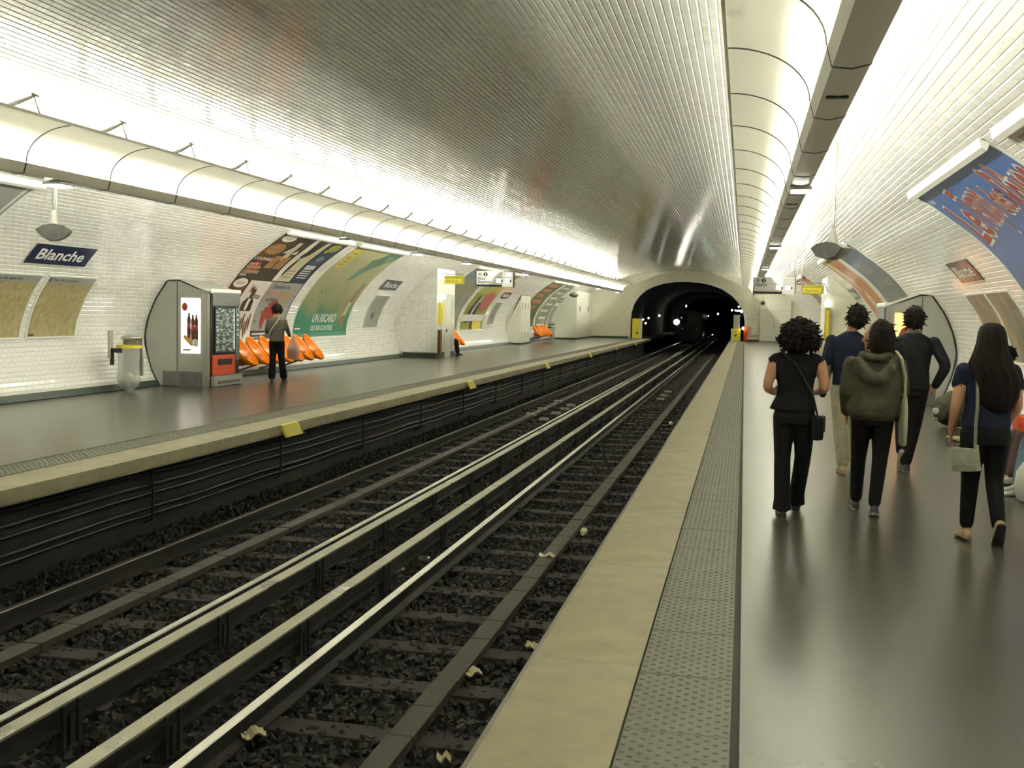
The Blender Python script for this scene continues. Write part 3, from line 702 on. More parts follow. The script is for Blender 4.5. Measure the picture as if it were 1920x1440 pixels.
L_('printed_trumpet', poly([(3.0, .8), (3.15, .75), (3.6, 1.25), (3.5, 1.35)]), 'p_gold', .02)
L_('printed_dots', join(*[oval(2.2+.23*i, .45+.6*((i*7) % 5)/5, .04, .05) for i in range(7)]), 'p_leaf', .02)
L_('dark_footer', rect(2.05, 0, 3.95, .22), 'p_choc', .0195); L_('text_line', join(rect(2.15, .12, 2.9, .16), rect(2.15, .05, 2.5, .08)), 'p_white', .021)
t, Y0_, s0_, wd_, h_ = poster('plain grey poster, only its upper corner at the left picture edge', -1, 9.9, 13.98, 'p_grey')
wprint('printed_edge', rect(wd_-.12, 0, wd_-.06, h_), -1, Y0_, s0_, .018, 'p_white', t)
# --- green poster
green = bpy.data.materials.new('poster_green_print')
green = grad('poster_green_print', .0, 2.3, [(0., (.02, .18, .10)), (.24, (.05, .22, .13)), (.42, (.28, .30, .15)), (1., (.56, .54, .28))], namt=.7, nscale=1.1)
t, Y0, s0, wd, h = poster('green and pale yellow aperitif poster with a swimming fish, left wall', -1, 27.25, 31.25, green)
wprint('lettering', move_bm(text_bm('UN RICARD', .34, .03, 1.75, .2), 1.2, .42), -1, Y0, s0, .0195, 'p_white', t)
wprint('lettering', move_bm(text_bm('DES RENCONTRES', .2, .015, 1.65, .2), 1.2, .18), -1, Y0, s0, .0195, 'p_white', t)
wprint('yellow_label', join(oval(.45, h-.75, .24, .25), oval(.45, h-.28, .24, .22), rect(.21, h-.75, .69, h-.28)), -1, Y0, s0, .0185, 'p_yellow', t)
for i, (a, b) in enumerate(((.34, .34), (.30, .50), (.3, .58), (.36, .70), (.3, .82))): wprint('label_writing', rect(a, h-b-.03, a+.3, h-b), -1, Y0, s0, .0195, 'p_leaf', t)
fish = poly([(2.0, h-1.42), (2.15, h-1.1), (2.35, h-.75), (2.3, h-.5), (2.6, h-.42), (3.0, h-.05), (3.95, h-.02), (3.95, h-.35), (3.5, h-.55), (3.0, h-.85), (2.6, h-1.2), (2.3, h-1.38)])
wprint('printed_fish', fish, -1, Y0, s0, .0185, nz('fish_print', (.035, .13, .09), (.22, .36, .24), 3, (1, 1, 1), (.09, .22, .15)), t)
for a, b in ((0, .34), (.34, .78), (.78, 1.45)):
    ob = {0: 'p_tan', .34: 'p_cream', .78: 'p_tan'}[a]
    wprint('printed_bottle', poly([(3.35+a*.12, .28+a), (3.62+a*.12, .28+a), (3.62+b*.10, .28+b), (3.40+b*.13, .28+b)]), -1, Y0, s0, .019, ob, t)
wprint('small_print', rect(.12, .22, .5, .26), -1, Y0, s0, .019, 'p_white', t)
wprint('printed_birds', join(oval(.9, 1.35, .04, .06), oval(1.1, 1.42, .04, .03), oval(.85, 1.2, .03, .05)), -1, Y0, s0, .019, 'p_leaf', t)
# --- yellow poster pair (beyond the kiosk) and far posters
t, Y0, s0, wd, h = poster('blue-grey and olive poster just beyond the left alarm kiosk', -1, 40.2, 44.2, nz('poster_olive_print', (.25, .25, .05), (.30, .32, .33), 1.2))
wprint('printed_sky', rect(.2, h-.7, 3.8, h-.2), -1, Y0, s0, .018, 'p_greyblue', t)
wprint('printed_spot', oval(.8, 1.1, .3, .6), -1, Y0, s0, .018, 'p_pink', t)
t, Y0, s0, wd, h = poster('yellow poster with big coral dot, left wall under the hanging sign', -1, 44.7, 48.7, 'p_olive')
wprint('printed_panel', rect(.1, h*.55, 3.9, h-.05), -1, Y0, s0, .018, nz('poster_yellow_print', (.42, .38, .03), (.50, .47, .12), 3, (1, 1, 4)), t)
wprint('printed_dot', oval(2.9, 1.35, .75, .55), -1, Y0, s0, .019, 'p_pink', t)
wprint('printed_figure', join(poly([(.6, .3), (1.2, .3), (1.5, 1.6), (1.0, 1.6)]), poly([(1.5, .0), (2.0, 0), (2.2, 1.2), (1.7, 1.3)])), -1, Y0, s0, .019, 'p_choc', t)
wprint('printed_figure', poly([(1.2, .4), (1.35, .4), (1.7, 1.6), (1.5, 1.6)]), -1, Y0, s0, .0195, 'p_white', t)
wprint('white_band', rect(.05, .38, 3.95, .68), -1, Y0, s0, .0205, 'p_white', t); wprint('yellow_foot', rect(2.1, .0, 3.6, .36), -1, Y0, s0, .0198, 'p_yellow', t)
t, Y0, s0, wd, h = poster('brown poster with pale text blocks, far left wall behind the white booth', -1, 57.0, 61.0, 'p_leaf')
wprint('text_block', join(*[rect(.6, h-.5-.42*i, 3.2-.4*(i % 3), h-.25-.42*i) for i in range(7)]), -1, Y0, s0, .018, 'p_salmon', t)
t, Y0, s0, wd, h = poster('grey-green poster, last one on the left wall', -1, 61.5, 65.3, nz('poster_greygreen', (.12, .12, .06), (.30, .33, .22), 1.5))
wprint('text_block', join(*[rect(.5+.3*(i % 2), h-.5-.45*i, 2.9, h-.36-.45*i) for i in range(7)]), -1, Y0, s0, .018, 'p_white', t)
# --- maps under the station signs
mapm = nz('city_map_print', (.30, .25, .11), (.42, .38, .22), 9, (1, 1, 1), (.38, .32, .16), .3, .7)
def wall_map(side, a, b, label, m=None, txt='Plan de quartier', dark=False):
    t, Y0, s0, wd, h = poster(label, side, a, b, m or mapm, s_of_z(1.02), s_of_z(2.03), False, 'wall_map', 'map', None, .03)
    if not dark:
        wprint('title_band', rect(0, h-.13, wd, h), side, Y0, s0, .018, 'p_grey', t)
        wprint('title', move_bm(text_bm(txt, .075, .01, wd*.55), .14, h-.09), side, Y0, s0, .0195, 'ink', t)
        wprint('emblem', oval(.07, h-.065, .035, .045), side, Y0, s0, .0195, 'p_slate', t)
        wprint('map_streets', join(*[poly([(x, y), (x+.012, y), (x+dx+.012, y+dy), (x+dx, y+dy)]) for x, y, dx, dy in [(rnd.uniform(.08, wd-.3), rnd.uniform(.05, h*.5), rnd.uniform(-.02, .25), rnd.uniform(.1, h*.4)) for _ in range(14)]]), side, Y0, s0, .0185, 'p_olive', t)
        wprint('legend', rect(.04, .02, .18, .05), side, Y0, s0, .0195, 'ink', t)
    return t
wall_map(-1, 16.25, 17.58, 'framed city map on the left wall, the right one of a pair')
wall_map(-1, 14.80, 16.05, 'framed city map at the left picture edge, left one of a pair')
greymap = nz('grey_map_print', (.24, .24, .2), (.32, .32, .27), 5)
for a, lb in ((32.7, 'grey map beside the green poster, left wall'), (49.6, 'grey map before the white booth, left wall'), (65.5, 'small grey map near the far end of the left wall')):
    t = wall_map(-1, a, a+1.35, lb, greymap, dark=True)
    wprint('notice', rect(.5, .3, .75, .5), -1, a, s_of_z(1.02), .0185, 'p_slate', t)
reflect_map = nz('map_print_reflections', (.13, .14, .11), (.40, .22, .06), 2.5, (1, 1, .6), (.2, .2, .15), .4, .7)  # orange reflections on the map glass, painted into the sheet colour
wall_map(1, 17.85, 19.3, 'brownish framed map on the right wall, beside its glossier twin', reflect_map, dark=True)
wall_map(1, 16.3, 17.75, 'glossy framed map on the right wall, the one nearer the camera', reflect_map, dark=True)
# --- enamel station signs
def station_sign(side, a, label, m='navy'):
    s0 = s_of_z(2.22); s1 = s_of_z(2.52); b = a+1.62; Y0 = a if side < 0 else b; h = s1-s0
    t = thing('station_sign', label, 'sign', W(side, (a+b)/2, s0), 'station name signs')
    wprint('plate', join(rect(0, 0, .81, h), rect(.81, 0, 1.62, h)), side, Y0, s0, .024, m, t)
    wprint('rim', join(rect(-.02, h, 1.64, h+.025), rect(-.02, -.02, 1.64, 0)), side, Y0, s0, .022, 'whitepaint', t)
    wprint('name', move_bm(text_bm('Blanche', .30, .022, 1.24), .19, h*.5-.10), side, Y0, s0, .027, 'p_white', t)
station_sign(-1, 15.36, 'dark blue station name sign reading Blanche, nearest on the left wall')
station_sign(-1, 32.5, 'station name sign on the left wall right after the green poster')
station_sign(-1, 49.6, 'station name sign on the left wall above the white booth')
station_sign(-1, 65.3, 'station name sign farthest along the left wall')
station_sign(1, 17.2, 'station name sign with orange reflections, nearest on the right wall')
station_sign(1, 34.45, 'thin dark station name sign on the right wall behind the heads')
# ------------------------------------------------------------------ vending machines
def vending(side, xf, xb, y0, y1, label, seat_side):
    """side -1: left wall; xf front plane, xb back at the wall; y0 near flank"""
    sg = -side                                           # direction toward the tracks
    t = thing('vending_machine', label, 'vending machine', ((xf+xb)/2, (y0+y1)/2, 0))
    # housing: flank follows the wall curve, top slopes down to the front
    out = [W(side, 0, s_of_z(z), .03) for z in (.0, .25, .6, 1.0, 1.4, 1.75, 2.0, 2.09)]
    flank = [(p.x, p.z) for p in out]
    flank += [(xf+side*.62, 2.10), (xf+side*.12, 1.90), (xf+side*.12, 0)]
    part('housing', MB().prism(flank, 'y', y0, y0+.03).prism(flank, 'y', y1-.03, y1).box(min(xf+side*.12, xf+side*.62), max(xf+side*.12, xf+side*.62), y0+.03, y1-.03, .0, 1.86), 'grey', t)
    part('roof', MB().prism([(flank[7][0], 2.09), (xf+side*.62, 2.10), (xf+side*.0, 1.87), (xf+side*.0, 1.84), (xf+side*.62, 2.07), (flank[7][0], 2.06)], 'y', y0, y1), 'grey', t)
    c = MB()                                             # black rubber seal along the wall
    c.tube([W(side, y0, s_of_z(z), .02) for z in np.linspace(0.02, 2.08, 16)], .016, 6); part('edge_seal', c, 'black', t)
    fx = [(xf+side*.13, xf+side*.63), (xf+side*.66, xf+side*1.0)]
    X = lambda a: xf+side*a
    part('kick_panel', MB().box(min(X(.12), X(.95)), max(X(.12), X(.95)), y0-.008, y0, .01, .30), 'greydark', t)
    part('flank_seam', MB().box(min(X(.63), X(.655)), max(X(.63), X(.655)), y0-.006, y0+.002, .0, 2.05), 'greydark', t)
    part('access_panel', MB().box(min(X(.16), X(.60)), max(X(.16), X(.60)), y0-.008, y0, .32, .60), 'grey', t); part('top_panel', MB().box(min(X(.17), X(.58)), max(X(.17), X(.58)), y0-.012, y0, 1.80, 1.93), 'grey', t)
    part('corner_post', MB().bbox(min(X(.0), X(.12)), max(X(.0), X(.12)), y0, y0+.10, 0, 1.88, .01), 'steel', t)
    # lit advertising panel on the flank
    lp = part('light_panel', MB().bbox(min(X(.15), X(.56)), max(X(.15), X(.56)), y0-.014, y0, .66, 1.74, .012), emis('lit_drink_panel' if side < 0 else 'lit_drink_panel_orange', (1., .93, .80) if side < 0 else (1., .50, .20), 1.5 if side < 0 else 1.2), t)
    L0 = worldloc(lp); yy = y0-.0155
    def q(name, polyg, m, d=0.):
        mb = MB(); mb.add([(X(.15+.41*(1-u)), yy-d, .66+1.08*v) for u, v in polyg], [tuple(range(len(polyg)))])
        return part(name, mb, m, lp, fix=False)
    ov = lambda cx, cy, rx, ry: [(cx+rx*math.cos(a), cy+ry*math.sin(a)) for a in [2*PI*i/18 for i in range(18)]]
    if side < 0:
        q('red_badge', ov(.2, .84, .15, .075), 'p_red')
        for i, cx in enumerate((.42, .62, .80)):
            z0 = .20+.03*(i == 0)
            q('printed_bottle', [(cx-.09, z0), (cx+.09, z0), (cx+.10, z0+.2), (cx+.085, z0+.3), (cx+.10, z0+.38), (cx+.05, z0+.45), (cx+.045, z0+.5), (cx-.045, z0+.5), (cx-.05, z0+.45), (cx-.10, z0+.38), (cx-.085, z0+.3), (cx-.10, z0+.2)], 'p_brown')
            q('bottle_label', [(cx-.075, z0+.22), (cx+.075, z0+.22), (cx+.07, z0+.31), (cx-.07, z0+.31)], 'p_red', .001)
        q('printed_food', [(.12, .28), (.5, .14), (.9, .12), (.85, .22), (.4, .28), (.2, .34)], 'p_gold', .001)
        q('price_disc', ov(.75, .19, .16, .07), 'p_white', .002)
        flat_text('price', '2', (X(.15+.41*.30), yy-.004, .66+1.08*.155), (sg*1., 0, 0), (0, 0, 1), .12, 'p_slate', lp)
        q('footer', [(.1, .05), (.5, .05), (.5, .075), (.1, .075)], 'p_choc')
    else:
        q('printed_splash', ov(.5, .45, .34, .3), 'p_red'); q('printed_splash', ov(.45, .52, .14, .12), 'p_cream', .001)
    # front: black door with window, red lower panel
    fx0 = X(.0); fx1 = fx0+sg*.03
    a, b = min(fx0, fx1), max(fx0, fx1)
    part('front_frame', MB().box(min(X(.14), fx0), max(X(.14), fx0), y0+.12, y1-.04, 0, 1.86), 'black', t)
    part('header_panel', MB().box(a, b, y0+.16, y1-.04, 1.60, 1.86), 'greydark', t)
    part('light_cap', MB().bbox(min(X(.16), X(-.03)), max(X(.16), X(-.03)), y0+.10, y1, 1.84, 1.93, .02), 'headerbox', t)
    wn = part('window', MB().box(a, b, y0+.26, y1-.28, .66, 1.58), 'black', t)
    gl = nz('chilled_goods', (.03, .05, .05), (.42, .50, .46), 7, (1, 1, 3), (.10, .13, .12), .38, .62, .25)
    part('lit_interior', MB().box(min(fx1, fx1+sg*.004), max(fx1, fx1+sg*.004), y0+.29, y1-.31, .69, 1.55), gl, wn)
    for k in range(4): part('shelf', MB().box(min(fx1, fx1+sg*.012), max(fx1, fx1+sg*.012), y0+.29, y1-.31, .90+.17*k, .912+.17*k), 'steel', wn)
    part('window_light', MB().box(min(fx1, fx1+sg*.008), max(fx1, fx1+sg*.008), y1-.335, y1-.315, .72, 1.54), emis('window_light', (.6, .85, .9), 1.2), wn)
    kp = part('keypad', MB().box(a, b, y1-.24, y1-.06, .5, 1.56), 'greydark', t)
    for k in range(5): part('button', MB().box(min(fx1, fx1+sg*.008), max(fx1, fx1+sg*.008), y1-.19, y1-.12, 1.0+.1*k, 1.03+.1*k), 'whitepaint', kp)
    lowp = part('lower_panel', MB().bbox(a, b, y0+.16, y1-.26, .22, .62, .008), 'red', t)
    part('collection_flap', MB().bbox(min(fx1, fx1+sg*.01), max(fx1, fx1+sg*.01), y0+.38, y1-.42, .42, .54, .004), 'black', lowp)
    bs = part('base_panel', MB().bbox(min(a, a+sg*.04), max(b, b+sg*.05), y0+.14, y1-.02, .01, .21, .008), 'grey', t)
    part('vent_grille', MB().box(min(fx1+sg*.05, fx1+sg*.056), max(fx1+sg*.05, fx1+sg*.056), y0+.28, y1-.12, .05, .11), 'greydark', bs)
    return t
vending(-1, -10.22, -11.3, 19.95, 21.35, 'grey vending machine with lit cola bottle panel and red lower front', 0)
vending(1, 2.66, 3.7, 22.3, 23.7, 'grey vending machine with glowing orange panel on the right platform', 0)
# ------------------------------------------------------------------ bucket seats on benches
def seat(side):
    r = bpy.data.objects.new('bucket_seat', None); C.objects.link(r); sg = -side
    tilt = Matrix.Rotation(sg*math.radians(46), 3, 'Y')
    rings = []
    for i in range(8):
        q = i/7; row = []
        for j in range(24):
            a = 2*PI*j/24
            p = Vector((math.cos(a)*.40*math.sin(q*PI/2), math.sin(a)*.28*math.sin(q*PI/2), .17*(1-math.cos(q*PI/2))**1.0))
            p.z += .05*max(0, -math.cos(a))*q
            row.append(p)
        rings.append(row)
    outer = MB(); vs = []; fs = []
    vi = [tilt @ Vector((sg*p.x, p.y, p.z)) for row in rings for p in row]
    nrm = tilt @ Vector((0, 0, -1))
    vo = [v+nrm*.014 for v in vi]
    n = 24
    for i in range(7):
        for j in range(n):
            a, b, c, d = i*n+j, i*n+(j+1) % n, (i+1)*n+(j+1) % n, (i+1)*n+j
            fs.append((a, b, c, d)); fs.append((len(vi)+d, len(vi)+c, len(vi)+b, len(vi)+a))
    for j in range(n): a, b = 7*n+j, 7*n+(j+1) % n; fs.append((a, b, len(vi)+b, len(vi)+a))
    mb = MB().add([v+Vector((0, 0, .50)) for v in vi+vo], fs)
    obj('shell', mb, 'orange', r, True)
    obj('pedestal', MB().tube([(0, 0, .34), (sg*.02, 0, .42), (sg*.02, 0, .53)], [.10, .13, .17], 12), 'orangedk', r, True)
    return r
def bench(side, x, ys, label, txt, colr=None):
    sg = -side
    b = thing('bench_rail', label+' carrying orange bucket seats', 'bench', (x, ys[0], 0))
    y0, y1 = ys[0]-.35, ys[-1]+.35
    part('beam', MB().bbox(x-.06, x+.06, y0, y1, .30, .36, .008), 'greydark', b)
    yy = y0+.2
    while yy < y1:
        part('strut', MB().tube([(x, yy, .32), (x-sg*.45, yy, .16), (W(side, yy, s_of_z(.2), .02).x, yy, .12)], .025, 6), 'greydark', b); yy += 1.2
    s0 = seat(side); base = True
    for i, y in enumerate(ys):
        o = s0 if base else dup(s0); base = False; o.location = (x, y, 0)
        tag(o, 'orange bucket seat, %s from the camera %s' % (ORD[i], txt), 'seat', 'orange bucket seats '+txt)
bench(-1, -10.75, [22.5, 23.15, 23.8, 24.45, 25.1, 25.75, 26.4], 'dark wall bench rail under the brown poster', 'by the left vending machine')
bench(-1, -10.75, [38.8, 39.5, 40.2, 40.9], 'dark wall bench rail past the left kiosk', 'past the left kiosk')
bench(-1, -10.75, [57.6, 58.4, 59.2, 60.0, 60.8], 'dark wall bench rail near the white booth', 'behind the white booth')
bench(1, 3.15, [10.3, 11.0, 11.7, 12.4], 'dark wall bench rail under the blue poster', 'under the blue poster')
bench(1, 3.15, [43.2, 43.9, 44.6, 47.2, 47.9], 'dark wall bench rail far along the right wall', 'far along the right wall')
# ------------------------------------------------------------------ kiosks (tiled boxes with an alarm point)
def tiled_box(name, label, side, x0, y0, y1, ztop, tiled=True, m='tile', cat='kiosk', flank_tiles=True):
    """box from wall to x0, with near flank y0"""
    sg = -side
    t = thing(name, label, cat, (x0, y0, 0))
    ztop_w = ztop
    out = [W(side, 0, s_of_z(z), .012) for z in np.linspace(0.0, ztop_w, 12)]
    poly_ = [(p.x, p.z) for p in out]+[(x0, ztop), (x0, 0.)]
    part('body', MB().prism(poly_, 'y', y0, y1), 'grout' if tiled else m, t)
    if tiled:
        rows = int((ztop-.2)/.083); mb = MB(); nr = random.Random(2)
        # near flank and front face: individual glazed tiles
        keep = []
        for r_ in range(rows):
            z = .20+r_*.083; xl = W(side, 0, s_of_z(z+.04), 0).x
            n = int(abs(x0-xl)/.155)+1; off = (r_ % 2)*.077
            for i in range(n):
                xa = x0+side*(i*.155+.003+off*0); xb = x0+side*((i+1)*.155-.003)
                keep.append((min(xa, xb), max(xa, xb), y0-.008, y0, z+.003, z+.08))
            for i in range(int((y1-y0)/.155)):
                keep.append((min(x0, x0+sg*.008), max(x0, x0+sg*.008), y0+i*.155+.003, y0+(i+1)*.155-.003, z+.003, z+.08))
        for k in keep: mb.box(*k)
        part('tile_facing', mb, 'tile_v', t, fix=False, kind='stuff')
        part('baseboard', MB().box(min(W(side, 0, 0).x, x0+sg*.02), max(W(side, 0, 0).x, x0+sg*.02), y0-.02, y1, 0, .17), 'baseb', t)
    return t
k = tiled_box('kiosk', 'white tiled kiosk with alarm point and narrow door, left platform', -1, -10.1, 35.9, 38.3, 3.05)
part('white_board', MB().box(-10.1, -10.085, 36.0, 38.2, 2.15, 3.0), 'headerbox', k)
part('corner_trim', MB().box(-10.115, -10.08, 35.88, 35.93, .17, 3.05), 'whitepaint', k)
d = part('service_door', MB().bbox(-10.10, -10.06, 36.95, 37.65, .0, 2.03, .008), 'ivory', k); part('door_handle', MB().bbox(-10.06, -10.03, 37.02, 37.08, .86, .96, .008), 'black', d)
p_ = part('alarm_panel', MB().bbox(-10.09, -10.0, 36.1, 36.45, 1.15, 1.85, .01), 'yellow', k); part('panel_writing', MB().box(-10.0, -9.996, 36.2, 36.24, 1.3, 1.7), 'p_leaf', p_)
part('notice', MB().box(-10.09, -10.08, 36.55, 36.75, 1.35, 1.8), 'p_grey', k)
part('hose_recess', MB().box(-10.09, -10.02, 36.1, 36.38, .15, .95), 'p_brown', k); part('notice', MB().box(-10.09, -10.07, 36.1, 36.3, .95, 1.15), 'p_white', k)
part('lamp_globe', MB().ell((-9.98, 36.35, 2.06), (.09, .09, .09), 0, 12, 8), emis('lit_globe', (1., .97, .86), 3.), k, True)
k = tiled_box('kiosk', 'smooth ivory kiosk with alarm point, right platform behind the heads', 1, 2.5, 36.2, 38.6, 2.9, False, 'plaster')
part('white_board', MB().box(2.49, 2.505, 36.25, 38.3, 1.9, 2.85).box(2.5, 2.62, 36.19, 36.2, .17, 2.85), 'headerbox', k)
p_ = part('alarm_panel', MB().bbox(2.46, 2.62, 36.0, 36.2, .9, 1.95, .01), 'yellow2', k); part('panel_light', MB().box(2.5, 2.58, 35.99, 36.0, 1.0, 1.85), 'p_yellow', p_)
part('lamp_globe', MB().ell((2.52, 36.05, 2.07), (.10, .10, .12), 0, 12, 8), emis('lit_globe', (1., .97, .86), 3.), k, True)
b = tiled_box('booth', 'white metal booth with slots beside the far orange seats, left platform', -1, -10.8, 53.8, 56.2, 2.5, False, 'ivory', 'booth')
for z in (.45, 1.9):
    for i in range(3): part('vent_slot', MB().box(-10.802, -10.79, 54.1+i*.75, 54.2+i*.75, z-.16, z+.16), 'greydark', b)
part('plinth', MB().box(-11.3, -10.78, 53.78, 56.2, 0, .08), 'gap', b)
b = tiled_box('booth', 'tall white cupboard wall next to the end wall, left platform', -1, -10.0, 67.0, 73.98, 2.95, False, 'ivory', 'booth')
part('plinth', MB().box(-11.3, -9.98, 66.98, 73.9, 0, .1), 'gap', b)
for y in (68.2, 71.8): part('handle', MB().box(-10.0, -9.97, y, y+.2, 1.72, 2.05), 'greydark', b)
# ------------------------------------------------------------------ hanging signs
def rods(t, pts, z1, r=.012):
    for x, y, z in pts: part('hanger_rod', MB().tube([(x, y, z), (x, y, z1)], r, 6), 'steel', t)
def vault_z(x):
    return float(np.interp(-abs(x-CX), -_pp[:, 0], _pp[:, 1])) if abs(x-CX) < 7.1 else 2.5
def train_sign(x0, x1, y, z0, z1, lines, label):
    t = thing('train_indicator', label, 'sign', ((x0+x1)/2, y, z0))
    part('case', MB().bbox(x0, x1, y, y+.16, z0, z1, .01), 'whitepaint', t)
    fy = y-.004; wd = x1-x0
    part('face_left', MB().box(x0+.02, x0+wd*.70, fy, y, z0+.09, z1-.02), 'p_white', t)
    part('face_right', MB().box(x0+wd*.70, x1-.02, fy, y, z0+.02, z1-.02), emis('indicator_face', (.9, .86, .66), .55), t)
    part('dark_band', MB().box(x0+.02, x0+wd*.70, fy-.002, y, z0+.015, z0+.085), 'ink', t)
    part('end_cap', MB().box(x0-.012, x0+.012, y-.01, y+.17, z0, z1), 'ink', t); part('end_cap', MB().box(x1-.01, x1+.025, y-.01, y+.17, z0, z1), 'greydark', t)
    def disc(name, cx, cz, r, m, d, hole=0):
        n = 24; mb = MB()
        if hole:
            vs = [(cx+q*math.cos(2*PI*i/n), fy-d, cz+q*math.sin(2*PI*i/n)) for q in (r, hole) for i in range(n)]
            mb.add(vs, [(i, (i+1) % n, n+(i+1) % n, n+i) for i in range(n)])
        else: mb.add([(cx+r*math.cos(2*PI*i/n), fy-d, cz+r*math.sin(2*PI*i/n)) for i in range(n)], [tuple(range(n))])
        part(name, mb, m, t, fix=False)
    disc('metro_ring', x0+.14, z1-.11, .075, 'p_slate', .002, .066); disc('line_disc', x0+.33, z1-.11, .075, 'ink', .002)
    flat_text('metro_letter', 'M', (x0+.14, fy-.004, z1-.14), (1, 0, 0), (0, 0, 1), .10, 'p_slate', t, .01, align='CENTER')
    flat_text('line_number', '2', (x0+.33, fy-.006, z1-.155), (1, 0, 0), (0, 0, 1), .13, 'white', t, .02, align='CENTER')
    part('rule', MB().box(x0+.04, x1-.3, fy-.002, fy, z1-.215, z1-.205), 'p_grey', t)
    for i, l in enumerate(lines): flat_text('destination', l, (x0+.06, fy-.004, z1-.30-.10*i), (1, 0, 0), (0, 0, 1), .135 if len(lines) == 1 else .115, 'p_slate', t, .02)
    lit = emis('indicator_digits', (1, .93, .72), 6.)
    for cx in (x0+wd*.62, x0+wd*.85):
        part('lit_digits', MB().bbox(cx-.09, cx+.06, fy-.006, fy, z0+.16, z0+.28, .004), lit, t); part('dark_tile', MB().box(cx+.075, cx+.12, fy-.006, fy, z0+.17, z0+.25), 'ink', t)
    if len(lines) > 1: part('lit_digits', MB().bbox(x0+wd*.80, x0+wd*.93, fy-.006, fy, z1-.16, z1-.06, .004), lit, t)
    flat_text('small_writing', '1er train', (x0+wd*.60, fy-.003, z0+.32), (1, 0, 0), (0, 0, 1), .035, 'p_brown', t, align='CENTER')
    flat_text('small_writing', '2e train', (x0+wd*.84, fy-.003, z0+.32), (1, 0, 0), (0, 0, 1), .035, 'p_brown', t, align='CENTER')
    rods(t, [(x0+wd*.27, y+.08, z1), (x1-.1, y+.08, z1)], 3.9 if x0 > -3 else 3.6)
train_sign(-9.02, -7.72, 37.0, 2.43, 2.97, ['Porte', 'Dauphine'], 'white hanging train indicator for line 2 reading Porte Dauphine')
train_sign(.255, 1.60, 38.0, 2.37, 2.93, ['Nation'], 'white hanging train indicator for line 2 reading Nation')
def alarm_sign(x0, x1, y, z0, z1, label, arm):
    t = thing('alarm_sign', label, 'sign', ((x0+x1)/2, y, z0))
    part('backing', MB().bbox(x0, x1, y, y+.06, z0, z1, .006), 'yellow2', t)
    part('yellow_field', MB().box(x0+.01, x1-.05, y-.004, y, z0+.02, z0+(z1-z0)*.66), 'yellow', t)
    flat_text('word', 'Alarme', (x0+.05, y-.007, z0+.06), (1, 0, 0), (0, 0, 1), (z1-z0)*.42, 'p_olive', t, .015, width=(x1-x0)*.66)
    part('slash', MB().prism([(x1-.1, z0+.02), (x1-.07, z0+.02), (x1-.0, z0+.18), (x1-.03, z0+.18)], 'y', y-.006, y), 'p_olive', t)
    part('support_arm', MB().tube([Vector(p) for p in arm], .016, 6), 'steel', t)
    for x in (x0+.1, x1-.1): part('hook', MB().tube([(x, y+.03, z1), (x, y+.03, z1+.06)], .012, 6), 'steel', t)
alarm_sign(-9.98, -9.30, 36.4, 2.50, 2.77, 'yellow alarm sign hanging from the left kiosk', [(-10.1, 36.43, 2.83), (-9.9, 36.43, 2.83), (-9.3, 36.43, 2.83)])
alarm_sign(1.68, 2.30, 34.6, 2.33, 2.60, 'yellow alarm sign hanging beside the Nation indicator', [(1.65, 34.63, 2.65), (2.2, 34.63, 2.66), (2.35, 34.8, 2.62), (2.52, 36.2, 2.45)])
# cable tray running to the alarm sign
t = thing('cable_tray', 'dull metal cable tray between the indicator and the alarm sign', 'cable tray', (1.62, 36.3, 2.6))
for z in (2.45, 2.58, 2.70, 2.82): part('bar', MB().tube([(1.66, 38.1, z+.06), (1.66, 34.6, z-.02)], .012, 5), 'p_tan', t)
for y in (34.8, 38.0): part('upright', MB().tube([(1.66, y, 2.42), (1.66, y, 3.55)], .012, 5), 'steel', t)
# ------------------------------------------------------------------ hanging loudspeakers
def speaker(x, y, z, rz, ztop, label):
    t = thing('loudspeaker', label, 'loudspeaker', (x, y, z))
    Rz = Matrix.Rotation(rz, 3, 'Z')
    def place(mb): mb.v = [tuple(Vector((x, y, z))+Rz @ Vector(p)) for p in mb.v]; return mb
    rg = []
    for u, hz, hy in ((-.21, .006, .12), (-.20, .03, .13), (-.14, .09, .15), (-.05, .135, .16), (.05, .135, .16), (.14, .09, .15), (.20, .03, .13), (.21, .006, .12)):
        rg.append([(u, hy*math.cos(a), hz*(.55 if math.sin(a) > 0 else 1.)*math.sin(a)+.05) for a in [2*PI*i/16 for i in range(16)]])
    part('shell', place(MB().rings(rg)), 'grey', t, 'auto')
    lens = [(u, -.165-.01*math.cos(u*7), q) for u, q in [(-.2, .05), (-.12, .105), (0, .125), (.12, .105), (.2, .05), (.12, -.045), (0, -.085), (-.12, -.045)]]
    bk = [(a, b+.04, c) for a, b, c in lens]
    part('grille', place(MB().add(lens+bk, [tuple(range(8)), tuple(range(8, 16))]+[(i, (i+1) % 8, 8+(i+1) % 8, 8+i) for i in range(8)])), 'greydark', t)
    part('badge', place(MB().tube([(.12, -.15, .05), (.12, -.135, .05)], .014, 10)), 'steel', t)
    part('stem', place(MB().tube([(0, 0, .10), (0, 0, .14), (0, 0, .26), (0, 0, .30)], [.06, .055, .034, .02], 12)), 'whitepaint', t, True)
    part('pole', place(MB().tube([(0, 0, .28), (0, 0, ztop-z)], .017, 8).tube([(.028, 0, .28), (.028, 0, ztop-z)], .006, 6)), 'steel', t)
speaker(-8.42, 12.4, 2.44, .55, 3.78, 'grey boat-shaped loudspeaker hanging over the left platform')
speaker(1.0, 13.8, 2.38, -.55, 3.70, 'dark boat-shaped loudspeaker hanging over the right platform')
t = thing('loudspeaker', 'small dark loudspeaker hanging by the last left poster', 'loudspeaker', (-9.2, 60.5, 2.6))
